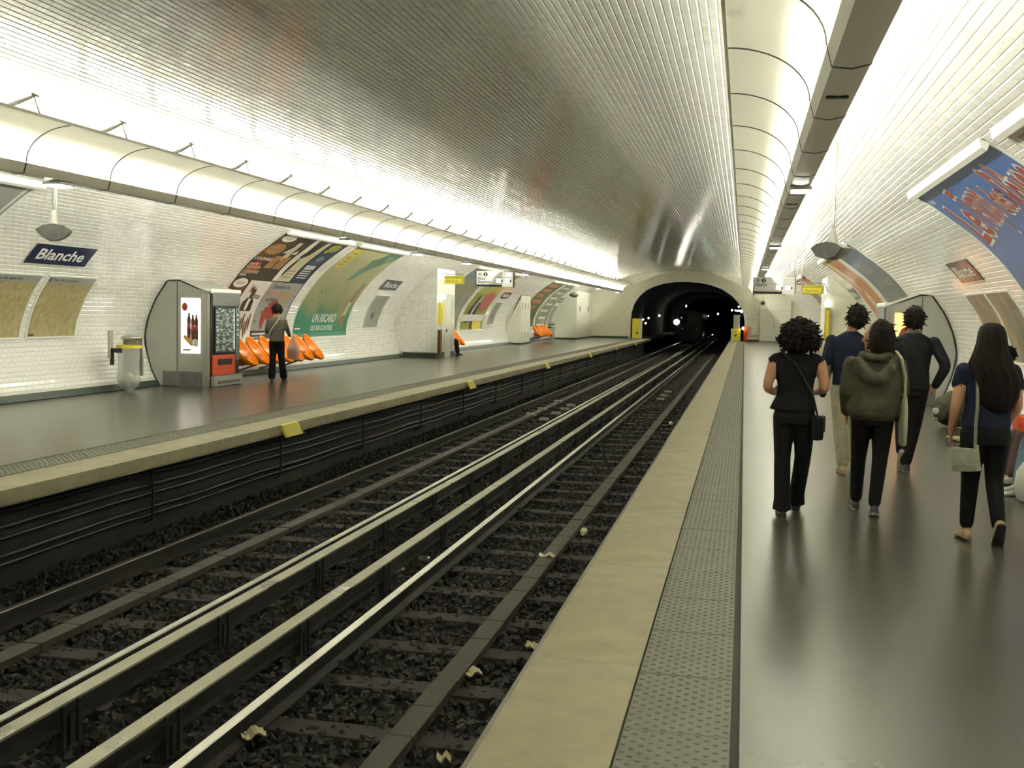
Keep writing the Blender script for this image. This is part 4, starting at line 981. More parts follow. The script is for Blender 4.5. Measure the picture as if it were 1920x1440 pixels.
part('shell', MB().ell((-9.2, 60.5, 2.6), (.25, .2, .14)), 'greydark', t, True); part('pole', MB().tube([(-9.2, 60.5, 2.7), (-9.2, 60.5, 3.45)], .02, 6), 'steel', t)
t = thing('loudspeaker', 'small dark loudspeaker hanging under the Nation indicator', 'loudspeaker', (1.35, 66., 2.4))
part('shell', MB().ell((.95, 62., 2.38), (.13, .2, .12)), 'greydark', t, True); part('pole', MB().tube([(.95, 62., 2.45), (.95, 62., 3.7)], .02, 6), 'steel', t)
# ------------------------------------------------------------------ litter bins with clear bags
def bin_(x, y, label, wall_side=-1):
    sg = -wall_side; t = thing('litter_bin', label, 'litter bin', (x, y, 0))
    part('mounting_plate', MB().bbox(x-sg*.20, x-sg*.17, y-.36, y-.22, .62, 1.12, .004) if sg < 0 else MB().bbox(x-.20, x-.17, y-.36, y-.22, .62, 1.12, .004), 'grey', t)
    part('bracket', MB().box(x-.19, x+.02, y-.3, y-.24, .72, .80).box(x-.19, x-.14, y-.3, y-.24, .50, .80), 'black', t)
    rg = MB(); n = 20
    for q0, q1, za, zb in ((.20, .225, .80, .855),):
        vs = [(x+q*math.cos(2*PI*i/n)*1.0, y+q*math.sin(2*PI*i/n), z) for q, z in ((q0, za), (q1, za), (q1, zb), (q0, zb)) for i in range(n)]
        rg.add(vs, [(k*n+i, k*n+(i+1) % n, ((k+1) % 4)*n+(i+1) % n, ((k+1) % 4)*n+i) for k in range(4) for i in range(n)])
    part('yellow_rim', rg, 'yellow', t)
    rings = []; 
    for z, r in ((.82, .20), (.7, .195), (.5, .18), (.35, .185), (.22, .20), (.12, .17), (.05, .10), (.02, .02)):
        rings.append([(x+r*math.cos(2*PI*i/n)*(1+.06*math.sin(i*2.7+z*9)), y+r*math.sin(2*PI*i/n)*(1+.06*math.cos(i*1.9+z*7)), z) for i in range(n)])
    part('clear_bag', MB().rings(rings, cap=False), 'bagplastic', t, True, fix=False)
    tr = part('rubbish', MB().ell((x, y, .20), (.13, .13, .12), 0, 12, 8, fn=lambda p: p*(1+.25*noise.noise(p*14))), 'p_grey', t)
    part('crumpled_paper', MB().ell((x+.06, y-.06, .30), (.07, .06, .05), 0, 8, 6, fn=lambda p: p*(1+.3*noise.noise(p*30))), 'white', t)
    sh = [(x-.04+.20*math.cos(a), y+.20+.16*math.sin(a)) for a in [PI*(.0+i/10) for i in range(11)]]
    si = [(x-.04+.185*math.cos(a), y+.20+.145*math.sin(a)) for a in [PI*(1-i/10) for i in range(11)]]
    part('grey_shroud', MB().prism(sh+si, 'z', .28, 1.0), 'steel', t); part('curved_lid', MB().ell((x-.04, y+.17, .98), (.20, .19, .06), 0, 16, 6), 'steel', t, True)
bin_(-10.93, 18.3, 'wall-mounted litter bin with clear bag and yellow rim near the maps')
bin_(-11.0, 64.0, 'litter bin with clear bag far along the left wall')
# ------------------------------------------------------------------ warning boxes on the left platform edge
for i, y in enumerate((14.0, 24.3, 34.3, 44.3, 53.8, 63.5)):
    t = thing('warning_box', 'yellow warning box clipped over the left platform edge, %s from the camera' % ORD[i], 'warning box', (EDL, y, 0), 'yellow boxes on the left platform edge')
    part('face', MB().prism([(EDL-.02, .01), (EDL+.03, -.0), (EDL+.10, -.16), (EDL+.08, -.17), (EDL-.02, -.02)], 'y', y, y+.56), 'yellow', t)
    part('end_plate', MB().prism([(EDL-.02, .012), (EDL+.03, .002), (EDL+.12, -.17), (EDL+.0, -.17)], 'y', y+.56, y+.575), 'greydark', t)
    if i < 2:
        flat_text('warning_text', 'DANGER', (EDL+.045, y+.05, -.055), (0, 1, 0), (-.4, 0, .9), .07, 'p_olive', t, .01); flat_text('warning_text', 'DE MORT', (EDL+.080, y+.05, -.135), (0, 1, 0), (-.4, 0, .9), .07, 'p_olive', t, .01)
# ------------------------------------------------------------------ end of platform
def gate(x0, x1, y, z1, label, lit):
    t = thing('platform_gate', label, 'gate', (x0, y, 0))
    part('yellow_panel', MB().bbox(x0 if lit else x0+.16, x1-.18 if lit else x1, y, y+.06, .02, z1, .01), 'yellow', t)
    part('white_edge', MB().bbox(x1-.18 if lit else x0, x1 if lit else x0+.16, y, y+.06, .02, z1, .01), 'p_cream', t)
    cx = (x0+x1)/2; part('pictogram', MB().prism([(cx-.1, .42), (cx+.08, .46), (cx+.02, .26)], 'y', y-.006, y), 'ink', t)
    part('text_line', MB().box(cx-.1, cx+.08, y-.005, y, .6, .64), 'p_olive', t)
gate(-7.27, -6.6, 73.7, 1.33, 'tall yellow no-entry gate at the end of the left platform', True)
gate(-.83, -.22, 73.7, .82, 'yellow no-entry gate at the end of the right platform', False)
t = thing('notice_cabinet', 'grey cabinet standing above the right yellow gate', 'cabinet', (-.5, 73.85, 0)); part('body', MB().bbox(-.69, -.28, 73.8, 73.95, .03, 1.72, .01), 'steel', t); part('leg', MB().box(-.66, -.6, 73.8, 73.86, 0, .04), 'greydark', t)
t = thing('fire_extinguisher_cabinet', 'red cabinet on the end wall beside the tunnel mouth', 'cabinet', (.12, 73.8, 0)); part('box', MB().bbox(-.02, .26, 73.65, 73.97, .1, .98, .01), 'red', t); part('white_light', MB().ell((-.08, 73.6, .85), (.06, .06, .1), 0, 10, 8), 'spot', t); part('foot', MB().box(0, .24, 73.7, 73.9, 0, .1), 'greydark', t)
for i, (x0, x1, z0, z1) in enumerate(((.14, .44, 1.45, 1.68), (.48, .80, 1.42, 2.0), (.44, .84, .38, 1.0), (.64, .74, 1.95, 2.12))):
    t = thing('switch_box', 'grey switch box on the right end wall, %s' % ('lower left', 'upper middle', 'low beside the doors', 'small one near the doors')[i], 'switch box', (x0, 73.9, z0)); part('box', MB().bbox(x0, x1, 73.86, 73.97, z0, z1, .008), 'ivory', t); part('cover_lip', MB().box(x0+.02, x1-.02, 73.85, 73.86, z0+.02, z0+.04), 'grey', t)
d = struct('door_1', MB().box(.98, 2.95, 73.86, 73.97, .03, 2.62), 'whitepaint')
part('leaf', MB().bbox(1.02, 1.93, 73.82, 73.87, .05, 2.02, .006), 'ivory', d); part('leaf', MB().bbox(1.96, 2.90, 73.82, 73.87, .05, 2.02, .006), 'ivory', d); part('transom', MB().bbox(1.02, 2.90, 73.82, 73.87, 2.06, 2.56, .006), 'ivory', d); part('door_handle', MB().bbox(1.86, 1.9, 73.79, 73.82, .95, 1.1, .004), 'greydark', d)
# ------------------------------------------------------------------ train and lamps in the tunnel
t = thing('train', 'dark approaching train in the tunnel with one bright headlight', 'train', (-4.9, 104, -.85))
pr = [(-1.2, 0.1), (-1.2, 1.9), (-1.05, 2.6), (-.6, 2.85), (.6, 2.85), (1.05, 2.6), (1.2, 1.9), (1.2, .1)]
part('body', MB().prism([(-4.95+a, -.75+b) for a, b in pr], 'y', 104, 118), 'black', t)
part('cab_face', MB().prism([(-4.95+a*.97, -.72+b*.98) for a, b in pr], 'y', 103.95, 104), 'black', t)
part('windscreen', MB().bbox(-5.95, -5.15, 103.9, 103.95, 1.0-.2, 1.75, .02).bbox(-4.75, -3.95, 103.9, 103.95, .8, 1.75, .02), 'glass', t)
part('headlight', MB().ell((-6.15, 103.9, .98), (.26, .08, .26), 0, 16, 10), emis('headlight_lens', (1., .93, .8), 18.), t)
for i, x in enumerate((-5.6, -4.3)): part('lamp', MB().ell((x, 103.92, .35), (.08, .04, .08)), 'steel', t)
lampm = emis('tunnel_lamp_glow', (1., .95, .85), 14.)
def lamp_at(px, py, y, r, i, green=False):
    u = (px-960)/2080; v = -(py-720)/2080; d = (R_*u+U_*v+F_); p = CAM+d*(y/d.y)
    return p
for i, (x, y, z, r) in enumerate(((-7.30, 82, 1.25, .07), (-7.10, 82, .98, .08), (-6.9, 82, 1.36, .08), (-7.30, 98, 1.55, .09), (-6.75, 120, 1.16, .10), (-6.55, 128, 1.25, .09), (-6.0, 128, 1.30, .10), (-6.1, 136, 1.33, .09), (-5.2, 140, 1.45, .09), (-4.4, 140, 1.62, .08), (-3.0, 130, 1.88, .12), (-4.6, 90, 2.38, .06), (-4.7, 92, 2.33, .05), (-1.1, 100, 2.15, .10), (-.8, 100, 2.15, .08), (-.55, 90, 2.05, .08), (-.35, 88, 2.08, .12), (-.45, 86, 2.35, .07), (-3.0, 110, -.2, .06))):
    t = thing('tunnel_lamp', 'small lit lamp on the dark tunnel wall, %s from the left' % ORD[i], 'lamp', (x, y, z), 'lamps in the tunnel')
    part('bulb', MB().ell((x, y, z), (r*.8, .05, r*.8), 0, 10, 8), lampm, t, True); part('bracket', MB().tube([(x, y+.05, z), (x, y+.3, z+.1)], .02, 5), 'greydark', t)
t = thing('tunnel_signal', 'green signal light at the right side of the tunnel mouth', 'signal', (-.2, 80, 1.9))
part('lens', MB().ell((-.22, 80, 1.98), (.09, .04, .09), 0, 12, 8), emis('green_signal', (.25, 1., .75), 14.), t, True); part('case', MB().bbox(-.36, -.08, 80.04, 80.2, 1.6, 2.15, .01), 'black', t)
# ------------------------------------------------------------------ litter on the track
def paper(x, y, z, sx, sy, rz, label, m='p_cream'):
    bm = bmesh.new(); bmesh.ops.create_grid(bm, x_segments=6, y_segments=6, size=.5)
    for v in bm.verts: v.co = Vector((v.co.x*sx, v.co.y*sy, .018*math.sin(v.co.x*9+rz)+.012*math.cos(v.co.y*11)))
    r = bmesh.ops.extrude_face_region(bm, geom=bm.faces[:]); bmesh.ops.translate(bm, verts=[g for g in r['geom'] if isinstance(g, bmesh.types.BMVert)], vec=(0, 0, .002))
    me = bpy.data.meshes.new('paper_scrap'); bm.to_mesh(me); bm.free(); me.materials.append(M[m])
    o = obj('paper_scrap', me, None, None, loc=(x, y, z)); o.rotation_euler = (.1, -.08, rz); tag(o, label, 'litter')
paper(-1.80, 7.51, -.955, .13, .10, .5, 'crumpled white paper by the boarded duct, largest one near the platform')
paper(-1.50, 8.25, -.955, .10, .12, 1.2, 'torn white paper close under the right platform edge')
paper(-1.93, 11.25, -.925, .16, .10, .05, 'flat white paper lying on the brown board')
paper(-2.80, 6.06, -.955, .15, .11, .7, 'greyish folded paper beside the bright rail')
paper(-1.60, 6.0, -.955, .08, .07, .2, 'small white scrap at the bottom beside the platform edge')
def small(name, x, y, z, fn, m, label, cat='litter'):
    t = thing(name, label, cat, (x, y, z)); fn(t, x, y, z)
def bottle(t, x, y, z):
    part('bottle_body', MB().tube([(x-.09, y-.06, z+.035), (x-.07, y-.047, z+.035), (x+.04, y+.027, z+.035), (x+.07, y+.047, z+.035), (x+.09, y+.06, z+.035)], [.02, .033, .033, .014, .013], 12), 'bagplastic', t, True); part('bottle_cap', MB().tube([(x+.088, y+.058, z+.035), (x+.10, y+.067, z+.035)], .015, 10), 'white', t)
small('plastic_bottle', -3.32, 10.35, -1.0, bottle, None, 'empty clear plastic bottle lying between the rails')
def can(t, x, y, z):
    part('can_body', MB().tube([(x-.06, y+.02, z+.04), (x-.055, y+.018, z+.04), (x+.05, y-.016, z+.04), (x+.056, y-.018, z+.04)], [.025, .033, .033, .026], 14), 'steel', t, 'auto'); part('can_end', MB().tube([(x+.056, y-.018, z+.04), (x+.059, y-.019, z+.04)], .022, 12), 'greydark', t)
small('drink_can', -3.12, 10.8, -.98, can, None, 'silver drink can beside the bright rail', 'litter')
def cup(t, x, y, z):
    part('cup_body', MB().tube([(x, y-.045, z+.04), (x, y+.045, z+.05)], [.028, .042], 14), 'p_cream', t, 'auto'); part('cup_rim', MB().tube([(x, y+.043, z+.05), (x, y+.05, z+.051)], .045, 14), 'white', t)
small('paper_cup', -1.76, 12.75, -1.0, cup, None, 'cream paper cup lying beside the brown board')
small('paper_cup', -1.62, 26.3, -1.0, cup, None, 'tiny white cup far along by the right platform edge')
# ------------------------------------------------------------------ people: limbs and torso are lofted, then fused into one skin
M['hair'] = mat('dark_brown_hair', (.011, .007, .005), .6, var=.5, vscale=30, bump=.6, bscale=60, spec=.15, stretch=(4, 4, .6))
M['hairc'] = mat('dark_curly_hair', (.018, .012, .008), .6, var=.6, vscale=60, bump=1., bscale=70, spec=.25)
M['cl_black'] = mat('black_cotton', (.0075, .0075, .0085), .85, bump=.4, bscale=22, spec=.2)
M['cl_navy'] = mat('navy_jersey', (.010, .014, .032), .85, bump=.35, bscale=18, spec=.2)
M['cl_jacket'] = mat('dark_denim_jacket', (.014, .015, .019), .75, var=.3, vscale=20, bump=.6, bscale=20, spec=.25)
M['cl_olive'] = mat('olive_canvas', (.075, .070, .042), .8, var=.35, vscale=7, bump=.9, bscale=11, spec=.25)
M['cl_beige'] = mat('beige_chino', (.42, .39, .27), .8, var=.15, vscale=8, bump=.5, bscale=16)
M['cl_taupe'] = mat('grey_brown_knit', (.11, .10, .075), .9, var=.15, vscale=20, bump=.3, bscale=40)
M['cl_grey'] = mat('light_grey_cloth', (.20, .20, .16), .85, bump=.5, bscale=18)
M['cl_jeans'] = mat('faded_blue_denim', (.16, .26, .34), .85, var=.2, vscale=12, bump=.4, bscale=25)
M['cl_maroon'] = mat('dull_maroon_cloth', (.10, .055, .05), .85, bump=.4, bscale=20)
M['cl_white'] = mat('white_shirt_cloth', (.62, .60, .50), .8, bump=.4, bscale=18)
M['cream'] = mat('cream_canvas_bag', (.60, .57, .40), .8, var=.1, vscale=10, bump=.4, bscale=20)
M['greybag'] = mat('pale_grey_leather', (.36, .35, .27), .55, var=.12, vscale=14, bump=.4, bscale=25)
M['sole'] = mat('pale_rubber_sole', (.42, .41, .34), .7)
M['dsole'] = mat('dark_rubber_sole', (.022, .02, .017), .8)
M['tanshoe'] = mat('tan_shoe', (.42, .30, .16), .6); M['silver'] = mat('silver_shoe', (.5, .49, .43), .3, metal=.5); M['dshoe'] = mat('dark_shoe', (.03, .03, .03), .6)
M['lips'] = mat('lips', (.35, .12, .09), .5); M['eyew'] = mat('eye_white', (.7, .68, .62), .3)
REG = ['skin', 'top', 'bottom', 'shoe', 'sole', 'lips', 'eye', 'collar']
def limb(parts, reg, pts, rs, n=14):
    P = [Vector(p) for p in pts]; out = []; R = []
    for i in range(len(P)-1):
        k = max(2, int((P[i+1]-P[i]).length/.04))
        for j in range(k):
            t = j/k; out.append(P[i].lerp(P[i+1], t)); R.append(rs[i]+(rs[i+1]-rs[i])*t)
    out.append(P[-1]); R.append(rs[-1])
    for _ in range(2):                        # soften the bends at the joints
        out = [out[0]]+[(out[i-1]+out[i]*2+out[i+1])/4 for i in range(1, len(out)-1)]+[out[-1]]
    parts.append((reg, MB().tube(out, R, n))); parts.append((reg, MB().ell(P[0], (rs[0],)*3, 0, 12, 8))); parts.append((reg, MB().ell(P[-1], (rs[-1],)*3, 0, 12, 8)))
def torso(parts, reg, rows, lean=0., n=28, yoff=0.):
    """rows: (z, half width, half depth, x shift, y shift)"""
    rings = []
    zz = np.linspace(rows[0][0], rows[-1][0], 26); A = np.array(rows)
    for z in zz:
        a = [float(np.interp(z, A[:, 0], A[:, i])) for i in range(1, 5)]; row = []
        for j in range(n):
            t = 2*PI*j/n; c, s = math.cos(t), math.sin(t); e = 2/2.4
            row.append((a[2]+a[0]*math.copysign(abs(c)**e, c), a[3]+yoff+a[1]*math.copysign(abs(s)**e, s), z))
        rings.append(row)
    parts.append((reg, MB().rings(rings)))
def head(parts, c, yaw, pitch=0., k=1., eyes=True):
    Rm = Matrix.Rotation(yaw, 3, 'Z') @ Matrix.Rotation(pitch, 3, 'X'); c = Vector(c)
    def fn(p):
        q = p.copy(); t = -q.z/(.118*k)
        if t > 0: q.x *= 1-.32*t*t; q.y = q.y*(1-.12*t)+.012*t
        if q.y > 0: q.y *= .96
        return q
    parts.append(('skin', MB().ell(c, (.077*k, .098*k, .118*k), 0, 28, 20, Rm, fn)))
    A = lambda x, y, z: c+Rm @ Vector((x*k, y*k, z*k))
    parts.append(('skin', MB().tube([A(0, .086, .018), A(0, .108, -.022), A(0, .112, -.034), A(0, .09, -.040)], [.009*k, .013*k, .015*k, .012*k], 8)))
    for s in (-1, 1):
        parts.append(('skin', MB().ell(A(s*.078, -.006, -.008), (.012*k, .024*k, .034*k), 0, 10, 8, Rm)))
        parts.append(('eye', MB().ell(A(s*.030, .083, .008), (.013*k, .010*k, .008*k), 0, 10, 6, Rm)))
        parts.append(('skin', MB().tube([A(s*.014, .092, .024), A(s*.032, .090, .030), A(s*.050, .078, .024)], [.005*k]*3, 6)))
    parts.append(('lips', MB().ell(A(0, .089, -.062), (.024*k, .010*k, .008*k), 0, 12, 6, Rm)))
    parts.append(('skin', MB().ell(A(0, .068, -.092), (.030*k, .028*k, .022*k), 0, 12, 8, Rm)))
    return A
def hand(parts, wrist, d, palm_n, side, curl=.5, k=1., reg='skin'):
    """d: direction of the fingers, palm_n: direction the palm faces, side: +1/-1 thumb side sign"""
    w_ = Vector(wrist); d = Vector(d).normalized(); pn = Vector(palm_n); pn = (pn-d*pn.dot(d)).normalized(); a = d.cross(pn).normalized()*side
    c = w_+d*.045*k
    rg = []
    for t, hw, hd in ((0, .022, .017), (.25, .032, .016), (.6, .040, .015), (.9, .041, .013), (1.0, .037, .010)):
        o = w_+d*(.088*k*t); rg.append([tuple(o+a*hw*k*math.cos(q)+pn*hd*k*math.sin(q)) for q in [2*PI*i/12 for i in range(12)]])
    parts.append((reg, MB().rings(rg)))
    for i, ln in enumerate((.070, .078, .073, .058)):
        b = w_+d*.082*k+a*(.031-.0205*i)*k; dd = (d+a*(.05-.035*i)).normalized(); pts = [b-dd*.02]; ang = 0; p = b
        for seg in (.42, .33, .25):
            pts.append(p.copy()); q = (dd*math.cos(ang)+pn*math.sin(ang)).normalized(); p = p+q*ln*k*seg*1.0; ang += curl
        pts.append(p); parts.append((reg, MB().tube(pts, [.0095*k, .0095*k, .009*k, .0085*k, .007*k], 8)))
    b = w_+d*.022*k+a*.024*k; q1 = (d*.62+a*.68+pn*.35).normalized(); q2 = (d*.9+a*.25+pn*.4).normalized()
    parts.append((reg, MB().tube([b-q1*.01, b+q1*.032*k, b+q1*.034*k+q2*.028*k, b+q1*.034*k+q2*.050*k], [.014*k, .0125*k, .0105*k, .008*k], 8)))
def foot(parts, ankle, fwd, pitch=0., k=1., reg='shoe', sreg='sole', bare=False):
    """ankle: joint; fwd: unit direction in plan; pitch>0 heel raised"""
    f = Vector((fwd[0], fwd[1], 0)).normalized(); s = Vector((-f.y, f.x, 0)); Rr = Matrix.Rotation(-pitch, 3, s)
    f2 = -(Rr @ -f); u2 = Rr @ Vector((0, 0, 1)); a = Vector(ankle)
    if pitch: f2 = (f*math.cos(pitch)-Vector((0, 0, 1))*math.sin(pitch)); u2 = (Vector((0, 0, 1))*math.cos(pitch)+f*math.sin(pitch))
    rg = []; sr = []
    for t, hw, hh in ((-.075, .020, .045), (-.06, .033, .065), (-.02, .037, .085), (.03, .038, .075), (.08, .044, .055), (.13, .046, .042), (.165, .038, .034), (.185, .018, .022)):
        o = a+f2*t*k-u2*.075*k
        rg.append([tuple(o+s*hw*k*math.cos(q)+u2*(hh*k*.5+hh*k*.5*math.sin(q))) for q in [2*PI*i/14 for i in range(14)]])
        sr.append([tuple(o+s*(hw+.004)*k*math.cos(q)+u2*(.004+.011*math.sin(q))*k) for q in [2*PI*i/14 for i in range(14)]])
    parts.append((reg, MB().rings(rg))); parts.append((sreg, MB().rings(sr)))
def fuse(parts, name, mats, parent, voxel=.0085, label=None):
    """one continuous surface from the lofted pieces; every face takes the material of the nearest piece"""
    vs = []; fs = []; lab = []; n = 0
    for reg, mb in parts:
        bm = bmesh.new(); vv = [bm.verts.new(p) for p in mb.v]
        for f in mb.f:
            try: bm.faces.new([vv[i] for i in f])
            except ValueError: pass
        bmesh.ops.remove_doubles(bm, verts=bm.verts, dist=1e-5); bmesh.ops.recalc_face_normals(bm, faces=bm.faces); bm.verts.index_update()
        for v in bm.verts: vs.append(tuple(v.co))
        for f in bm.faces: fs.append(tuple(v.index+n for v in f.verts)); lab.append(REG.index(reg))
        n = len(vs); bm.free()
    src = bpy.data.meshes.new('s'); src.from_pydata(vs, [], fs)
    o = bpy.data.objects.new('s', src); C.objects.link(o)
    m = o.modifiers.new('r', 'REMESH'); m.mode = 'VOXEL'; m.voxel_size = voxel; m.adaptivity = 0
    m2 = o.modifiers.new('sm', 'SMOOTH'); m2.factor = .5; m2.iterations = 3
    bpy.context.view_layer.update()
    me = bpy.data.meshes.new_from_object(o.evaluated_get(bpy.context.evaluated_depsgraph_get())); me.name = name
    bvh = BVHTree.FromPolygons([Vector(v) for v in vs], fs)
    bpy.data.objects.remove(o); bpy.data.meshes.remove(src); me.materials.clear()
    for r_ in REG: me.materials.append(M[mats.get(r_, 'skin')])
    mi = []; prio = {3: -.004, 4: -.003, 2: -.001, 1: -.002}
    for p in me.polygons:
        h = bvh.find_nearest(p.center); mi.append(lab[h[2]])
    me.polygons.foreach_set('material_index', mi); me.polygons.foreach_set('use_smooth', [True]*len(mi))
    ob = bpy.data.objects.new(name, me); C.objects.link(ob); ob.parent = parent
    if label: ob['label'] = label
    return ob
def blob_hair(name, c, r, m, parent, amp=.02, freq=22, fn=None, curls=0, cr=.018, seed=1):
    mb = MB(); q = Vector((seed*3.1, seed*1.7, 0))
    mb.ell(c, r, 0, 56, 36, None, lambda p: (fn(p) if fn else p)*(1+amp/ max(r)*(noise.noise(p*freq+q)*1.2+.6*noise.noise(p*freq*2.3+q))))
    rr = random.Random(seed)
    for i in range(curls):
        a = rr.uniform(0, 2*PI); b = math.acos(rr.uniform(-.75, 1)); p = Vector((r[0]*math.sin(b)*math.cos(a), r[1]*math.sin(b)*math.sin(a), r[2]*math.cos(b)))
        if fn: p = fn(p)
        p = Vector(c)+p*rr.uniform(.94, 1.03); pts = []; ax = Vector((rr.uniform(-1, 1), rr.uniform(-1, 1), rr.uniform(-1, .3))).normalized(); sd = ax.orthogonal().normalized(); t_ = ax.cross(sd)
        for k in range(7): pts.append(p+ax*k*.008+(sd*math.cos(k*1.3)+t_*math.sin(k*1.3))*cr*.55)
        mb.tube(pts, [.004, .006, .0065, .0065, .006, .005, .003], 4)
    return obj(name, mb, m, parent, True, fix=False)
def person(label, loc, rz=0.):
    return thing('person', label, 'person', loc, None, rz)
# ---- woman in a sleeveless black top, big curly hair
p = person('woman with big curly dark hair, sleeveless black top, walking nearest the tactile strip', (.42, 9.2, 0), .0)
A = []
torso(A, 'bottom', [(.74, .150, .105, 0, 0), (.80, .165, .118, 0, 0), (.88, .150, .11, 0, 0), (.93, .135, .10, 0, 0)])
torso(A, 'top', [(.86, .188, .125, -.012, 0), (.90, .176, .12, -.008, 0), (.98, .145, .105, 0, 0), (1.05, .140, .103, 0, 0), (1.15, .158, .11, 0, 0), (1.23, .172, .105, 0, 0), (1.275, .165, .085, 0, -.005), (1.305, .10, .065, 0, -.01), (1.325, .06, .055, 0, -.01)])
for s in (-1, 1): A.append(('top', MB().tube([(s*.10, -.01, 1.285), (s*.16, 0, 1.262), (s*.20, 0, 1.235)], [.045, .052, .042], 14)))
A.append(('skin', MB().tube([(0, -.01, 1.29), (0, .005, 1.40)], [.052, .048], 16)))
hd = head(A, (.012, .02, 1.455), -.15, k=.95)
limb(A, 'skin', [(-.175, 0, 1.235), (-.225, -.045, 1.035), (-.165, .17, .985)], [.047, .040, .027]); hand(A, (-.165, .17, .985), (.35, .9, .1), (1, -.3, 0), -1, .6, .92)
limb(A, 'skin', [(.19, 0, 1.235), (.232, -.045, 1.035), (.17, .17, 1.0)], [.047, .040, .027]); hand(A, (.17, .17, 1.0), (-.35, .9, .1), (-1, -.3, 0), 1, .6, .92)
limb(A, 'bottom', [(-.078, 0, .80), (-.082, .01, .47), (-.072, -.02, .10)], [.092, .066, .066]); limb(A, 'bottom', [(.078, 0, .80), (.082, .05, .47), (.05, .22, .12)], [.092, .066, .062])
foot(A, (-.07, -.02, .075), (-.05, 1), 0, .95); foot(A, (.05, .23, .085), (.06, 1), -.15, .95)
A.append(('bottom', MB().tube([(-.072, -.02, .16), (-.072, -.02, .045)], [.064, .078], 14))); A.append(('bottom', MB().tube([(.055, .21, .18), (.05, .22, .06)], [.060, .072], 14)))
fuse(A, 'body', dict(top='cl_black', bottom='cl_black', shoe='dshoe', sole='dsole', eye='eyew', lips='lips'), p)
blob_hair('curly_hair', (.018, -.025, 1.455), (.138, .130, .140), 'hairc', p, .022, 30, lambda q: Vector((q.x*(1.12 if q.z < 0 else 1), q.y if q.y < .03 else q.y*.5, q.z)), 650, .014, 3)
b = thing('handbag', 'small black shoulder bag on the curly-haired woman\'s right hip', 'handbag', (.60, 9.16, .62))
part('bag_body', MB().bbox(.545, .645, 9.05, 9.27, .63, .82, .035), 'cl_black', b, 'auto'); part('flap', MB().bbox(.640, .655, 9.06, 9.26, .70, .83, .006), 'black', b)
part('strap', MB().tube([(.60, 9.08, .80), (.55, 9.07, 1.0), (.42, 9.08, 1.22), (.30, 9.15, 1.335), (.30, 9.26, 1.31), (.45, 9.33, 1.0), (.59, 9.25, .80)], .008, 6), 'black', b)
# ---- woman in an olive hooded jacket, head turned to the left
p = person('woman in olive hooded jacket and black jeans, dark hair, face turned left', (1.05, 9.42, 0), 0)
A = []
torso(A, 'bottom', [(.74, .150, .11, 0, 0), (.82, .160, .118, 0, 0), (.92, .135, .10, 0, 0)])
torso(A, 'top', [(.79, .165, .125, 0, 0), (.82, .198, .145, 0, 0), (.88, .212, .155, 0, 0), (.98, .205, .15, 0, 0), (1.08, .20, .145, 0, 0), (1.18, .205, .14, 0, 0), (1.25, .195, .115, 0, 0), (1.29, .15, .095, 0, -.01), (1.33, .08, .075, 0, -.01)])
A.append(('collar', MB().tube([(-.15, -.05, 1.27), (-.11, -.13, 1.20), (-.04, -.17, 1.13), (.03, -.17, 1.13), (.10, -.13, 1.20), (.15, -.05, 1.28)], [.045, .055, .055, .055, .055, .045], 12)))
A.append(('top', MB().tube([(-.11, -.01, 1.31), (-.07, -.10, 1.30), (.02, -.125, 1.29), (.09, -.09, 1.31), (.11, 0, 1.32), (.06, .07, 1.31), (-.05, .075, 1.31), (-.11, -.01, 1.31)], .035, 10)))
A.append(('skin', MB().tube([(0, 0, 1.29), (0, .01, 1.40)], [.05, .047], 16)))
hd = head(A, (.0, .02, 1.455), 1.05, k=.96)
limb(A, 'top', [(-.185, 0, 1.235), (-.215, -.03, 1.0), (-.20, .09, .85)], [.066, .062, .048]); hand(A, (-.198, .10, .84), (.05, .45, -1), (1, 0, 0), -1, .5, .92)
limb(A, 'top', [(.185, 0, 1.235), (.225, .02, 1.0), (.19, .16, .90)], [.066, .060, .048]); hand(A, (.187, .17, .89), (-.1, 1, -.3), (-1, 0, 0), 1, .7, .92)
limb(A, 'bottom', [(-.080, 0, .80), (-.088, .11, .46), (-.085, .20, .12)], [.092, .062, .050]); limb(A, 'bottom', [(.080, 0, .80), (.070, .0, .46), (.035, -.06, .12)], [.092, .062, .050])
foot(A, (-.087, .22, .085), (-.06, 1), -.1, .95); foot(A, (.035, -.07, .085), (.1, 1), .22, .95)
fuse(A, 'body', dict(top='cl_olive', bottom='cl_black', shoe='dshoe', sole='sole', eye='eyew', lips='lips', collar='cl_olive'), p)
blob_hair('hair', (.028, -.030, 1.452), (.122, .118, .150), 'hair', p, .012, 12, lambda q: Vector((q.x if q.x > -.02 else q.x*.72, q.y if q.y < .05 else .05+(q.y-.05)*.7, q.z if q.z > -.02 else q.z*1.2)), 40, .008, 5)
t = thing('tote_bag', 'cream canvas tote bag on the shoulder of the olive-jacketed woman', 'tote bag', (1.28, 9.38, .6))
part('bag_body', MB().rings([[(1.285+.03*w_*math.cos(q), 9.40+d_*math.sin(q), z) for q in [2*PI*i/16 for i in range(16)]] for z, w_, d_ in ((.585, .5, .05), (.60, .9, .13), (.75, 1.0, .16), (.90, .8, .15), (.985, .45, .13))]), 'cream', t, True)
for dy in (-.035, .035): part('strap', MB().tube([(1.28, 9.37+dy, .98), (1.275, 9.33+dy, 1.15), (1.235, 9.31+dy, 1.30), (1.205, 9.36+dy, 1.345), (1.215, 9.46+dy, 1.30), (1.27, 9.50+dy, 1.1), (1.285, 9.46+dy, .98)], .010, 6), 'cream', t)
